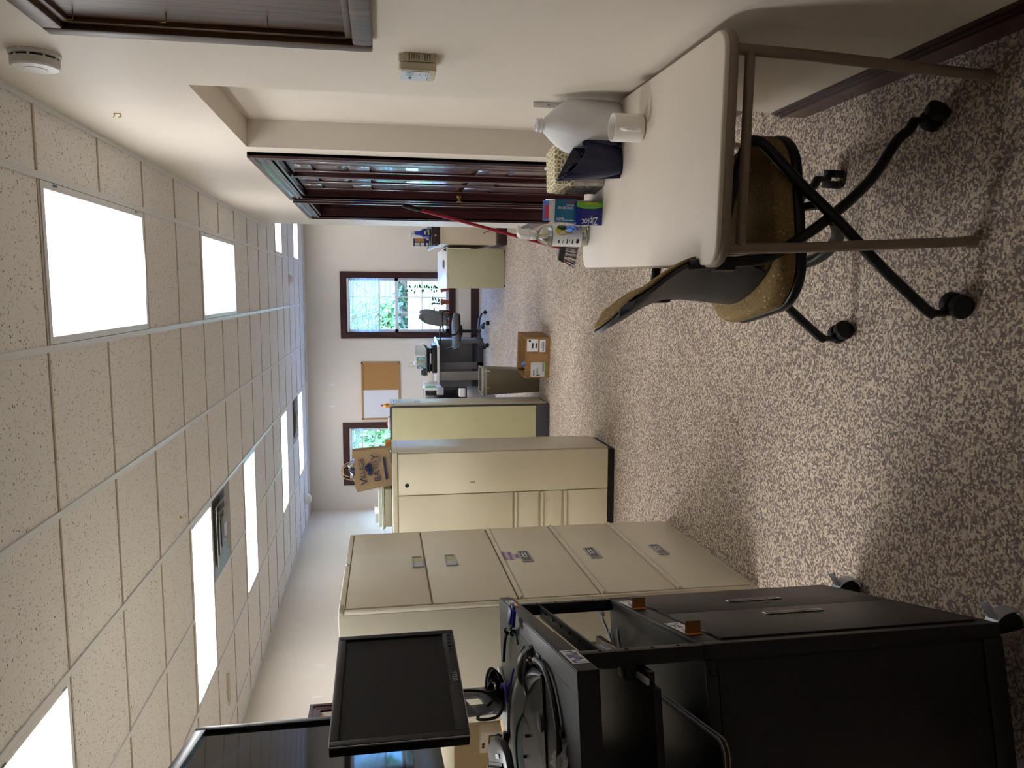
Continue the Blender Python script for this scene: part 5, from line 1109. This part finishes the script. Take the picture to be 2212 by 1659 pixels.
ob('crescent', MB().grid(cres, 34, 8), 'grey_plastic', t, ang=80); ob('hollow', MB().grid(lambda u, v: tuple(Vector(cres(u, 1))*(1-v)+Vector((-.02,.0,.004))*v), 34, 5), 'black_plastic', t, ang=80)
for (x_, y_) in ((.03, .16), (-.03, .20)): ob('clip_peg', MB().cyl((x_, y_, .006), (x_, y_, .022), .004, n=10), 'rubber', t)
ob('rubber_foot', MB().lathe([(.02,.0), (.02,.012), (.016,.014)], 20, (.10,.02,0)), 'grey_plastic', t)
t = rthing('screw_bag', 'clear zip bag of screws on the server near its edge', 'bag', -.20, -.055, TT, .2)
def bagm(u, v): return ((u-.5)*.09*(1-.7*v), (v-.5)*.14, .003+.018*math.sin(PI*u)*math.sin(PI*v*.9+.1)+.003*math.sin(17*u+9*v))
ob('film', MB().grid(bagm, 12, 14), 'clear_film', t, ang=25); rnd = random.Random(3)
for k in range(9): p = Vector((rnd.uniform(-.025,.02), rnd.uniform(-.06,.0), .005)); d_ = Vector((rnd.uniform(-1,1), rnd.uniform(-1,1), 0)).normalized()*.011; ob('screw', MB().cyl(p-d_, p+d_, .0022, n=7).cyl(p+d_, p+d_*1.2, .0042, n=8), ('steel', 'brass', 'print_red')[k % 3] if k % 3 < 2 else 'steel', t)
tag(ob('usb_dongle', MB().box(-.007, .007, -.014, .012, 0, .009).box(-.006, .006, .012, .024, .001, .008), 'black_plastic', bevel=.001), 'small black dongle with orange end on the server', 'dongle', loc=RW(-.135, -.075, TT), rz=RA)
ob('orange_tip', MB().box(-.0065, .0065, .0241, .0248, .001, .009), 'orange', bpy.data.objects['usb_dongle'])

# ------------------------------------------------------------------ television on its stand and the hutch behind
TA = math.radians(12.8); td = Vector((-math.sin(TA), math.cos(TA), 0)); tf = Vector((-1.318, 2.30, 0))
t = thing('television', 'large black flat television behind the rack reflecting the ceiling', 'television', (tf.x, tf.y, 0), TA)
tz1, tz0, tlw = 2.109, 1.40, 1.24
ob('back_case', MB().box(-.06, -.008, -tlw, 0, tz0, tz1), 'black_plastic', t, .006); fr = MB(); e = .032
for (y0, y1, z0, z1) in ((-e, 0, tz0, tz1), (-tlw, -tlw+e, tz0, tz1), (-tlw+e, -e, tz1-e, tz1), (-tlw+e, -e, tz0, tz0+.075)): fr.box(-.010, .006, y0, y1, z0, z1)
ob('bezel', fr, 'tv_bezel', t, .002, 2); ob('screen', MB().box(-.009, -.004, -tlw+e, -e, tz0+.075, tz1-e), 'tv_glass', t)
t = thing('television_stand', 'black pole stand carrying the television behind the rack', 'stand', (tf.x-math.cos(TA)*.26-td.x*.62, tf.y-math.sin(TA)*.26-td.y*.62, 0), TA)
ob('pole', MB().box(-.035, .035, -.045, .045, .03, 1.8), 'black_metal', t, .006); ob('mount_plate', MB().box(.192, .198, -.2, .2, 1.6, 2.0), 'black_metal', t); ob('mount_arm', MB().box(.035, .192, -.04, .04, 1.72, 1.78), 'black_metal', t); ob('accessory_shelf', MB().prism([(-.12,-.28), (.05,-.28), (.05,.28), (-.12,.28)], 1.30, 1.33), 'black_metal', t, .004)
for s in (-1, 1): ob('foot_bar', MB().box(-.22, .10, s*.30-.03, s*.30+.03, 0, .04), 'black_metal', t, .006)
ob('foot_cross', MB().box(-.03, .03, -.3, .3, .0, .04), 'black_metal', t, .004)
# hutch shelf with a few devices left of the filing cabinet
t = thing('desk_hutch', 'cream desk hutch with dark open shelf beside the filing cabinet', 'hutch', (-2.30, 3.25, 0))
for x in (-.5, .46): ob('side_panel', MB().box(x, x+.03, 0, .42, 0, 1.33), 'cab_cream', t, .003)
ob('top_panel', MB().box(-.5, .49, 0, .42, 1.245, 1.335), 'cab_cream', t, .004); ob('back_panel', MB().box(-.47, .46, .40, .42, .0, 1.245), 'cab_cream', t); ob('worktop', MB().box(-.52, .50, -.10, .42, .88, .915), 'light_wood', t, .004); ob('lower_front', MB().box(-.47, .46, .0, .02, 0, .88), 'cab_cream', t)
t = thing('label_printer', 'white handheld device with green display inside the hutch', 'device', (-2.13, 3.42, .915), math.radians(-20)); ob('case', MB().box(-.07, .07, -.03, .03, 0, .20), 'white_plastic', t, .008, 3); ob('display', MB().box(-.05, .05, -.0325, -.03, .05, .15), 'lcd_green', t); ob('display_border', MB().box(-.056, .056, -.0315, -.029, .044, .156), 'black_plastic', t)
for x in (-.02, .0): ob('button', MB().lathe([(.007,0), (.007,.003)], 10, M=frame((x, -.031, .18), (1,0,0), (0,0,1))), 'black_plastic', t)
t = thing('wooden_box', 'pale wooden box with an oval opening on the hutch worktop', 'box', (-1.93, 3.25, .915), math.radians(-15)); ob('box_body', MB().box(-.09, .09, -.06, .06, 0, .11), 'light_wood', t, .004); o_ = ob('oval_opening', MB().lathe([(.03,0), (.03,.002)], 24), 'taupe', t); o_.location = (0, -.0605, .055); o_.rotation_euler = (PI/2, 0, 0); o_.scale = (1.7, 1, 1)
t = thing('desk_speaker', 'black curved desk phone in front of the white device in the hutch', 'phone', (-2.06, 3.22, .915), math.radians(-25)); ob('phone_base', MB().prism([(-.10,0), (.10,0), (.10,.03), (-.02,.12), (-.08,.12)], -.07, .07, frame((0,0,0), (0,1,0), (0,0,1))), 'black_gloss', t, .012, 3); ob('handset', MB().tube([(-.05,-.09,.11), (-.05,-.04,.14), (-.05,.04,.14), (-.05,.09,.11)], .02, 10, 4), 'black_plastic', t)
t = thing('document_tray', 'pale blue-grey document tray at the edge of the hutch worktop', 'tray', (-1.90, 3.13, .80)); t.location = (-1.86, 3.19, .915); ob('tray_body', MB().box(-.06, .05, -.03, .0, 0, .03), 'blue_paper', t, .002); ob('paper', MB().box(-.055, .045, -.028, -.004, .03, .034), 'paper', t)
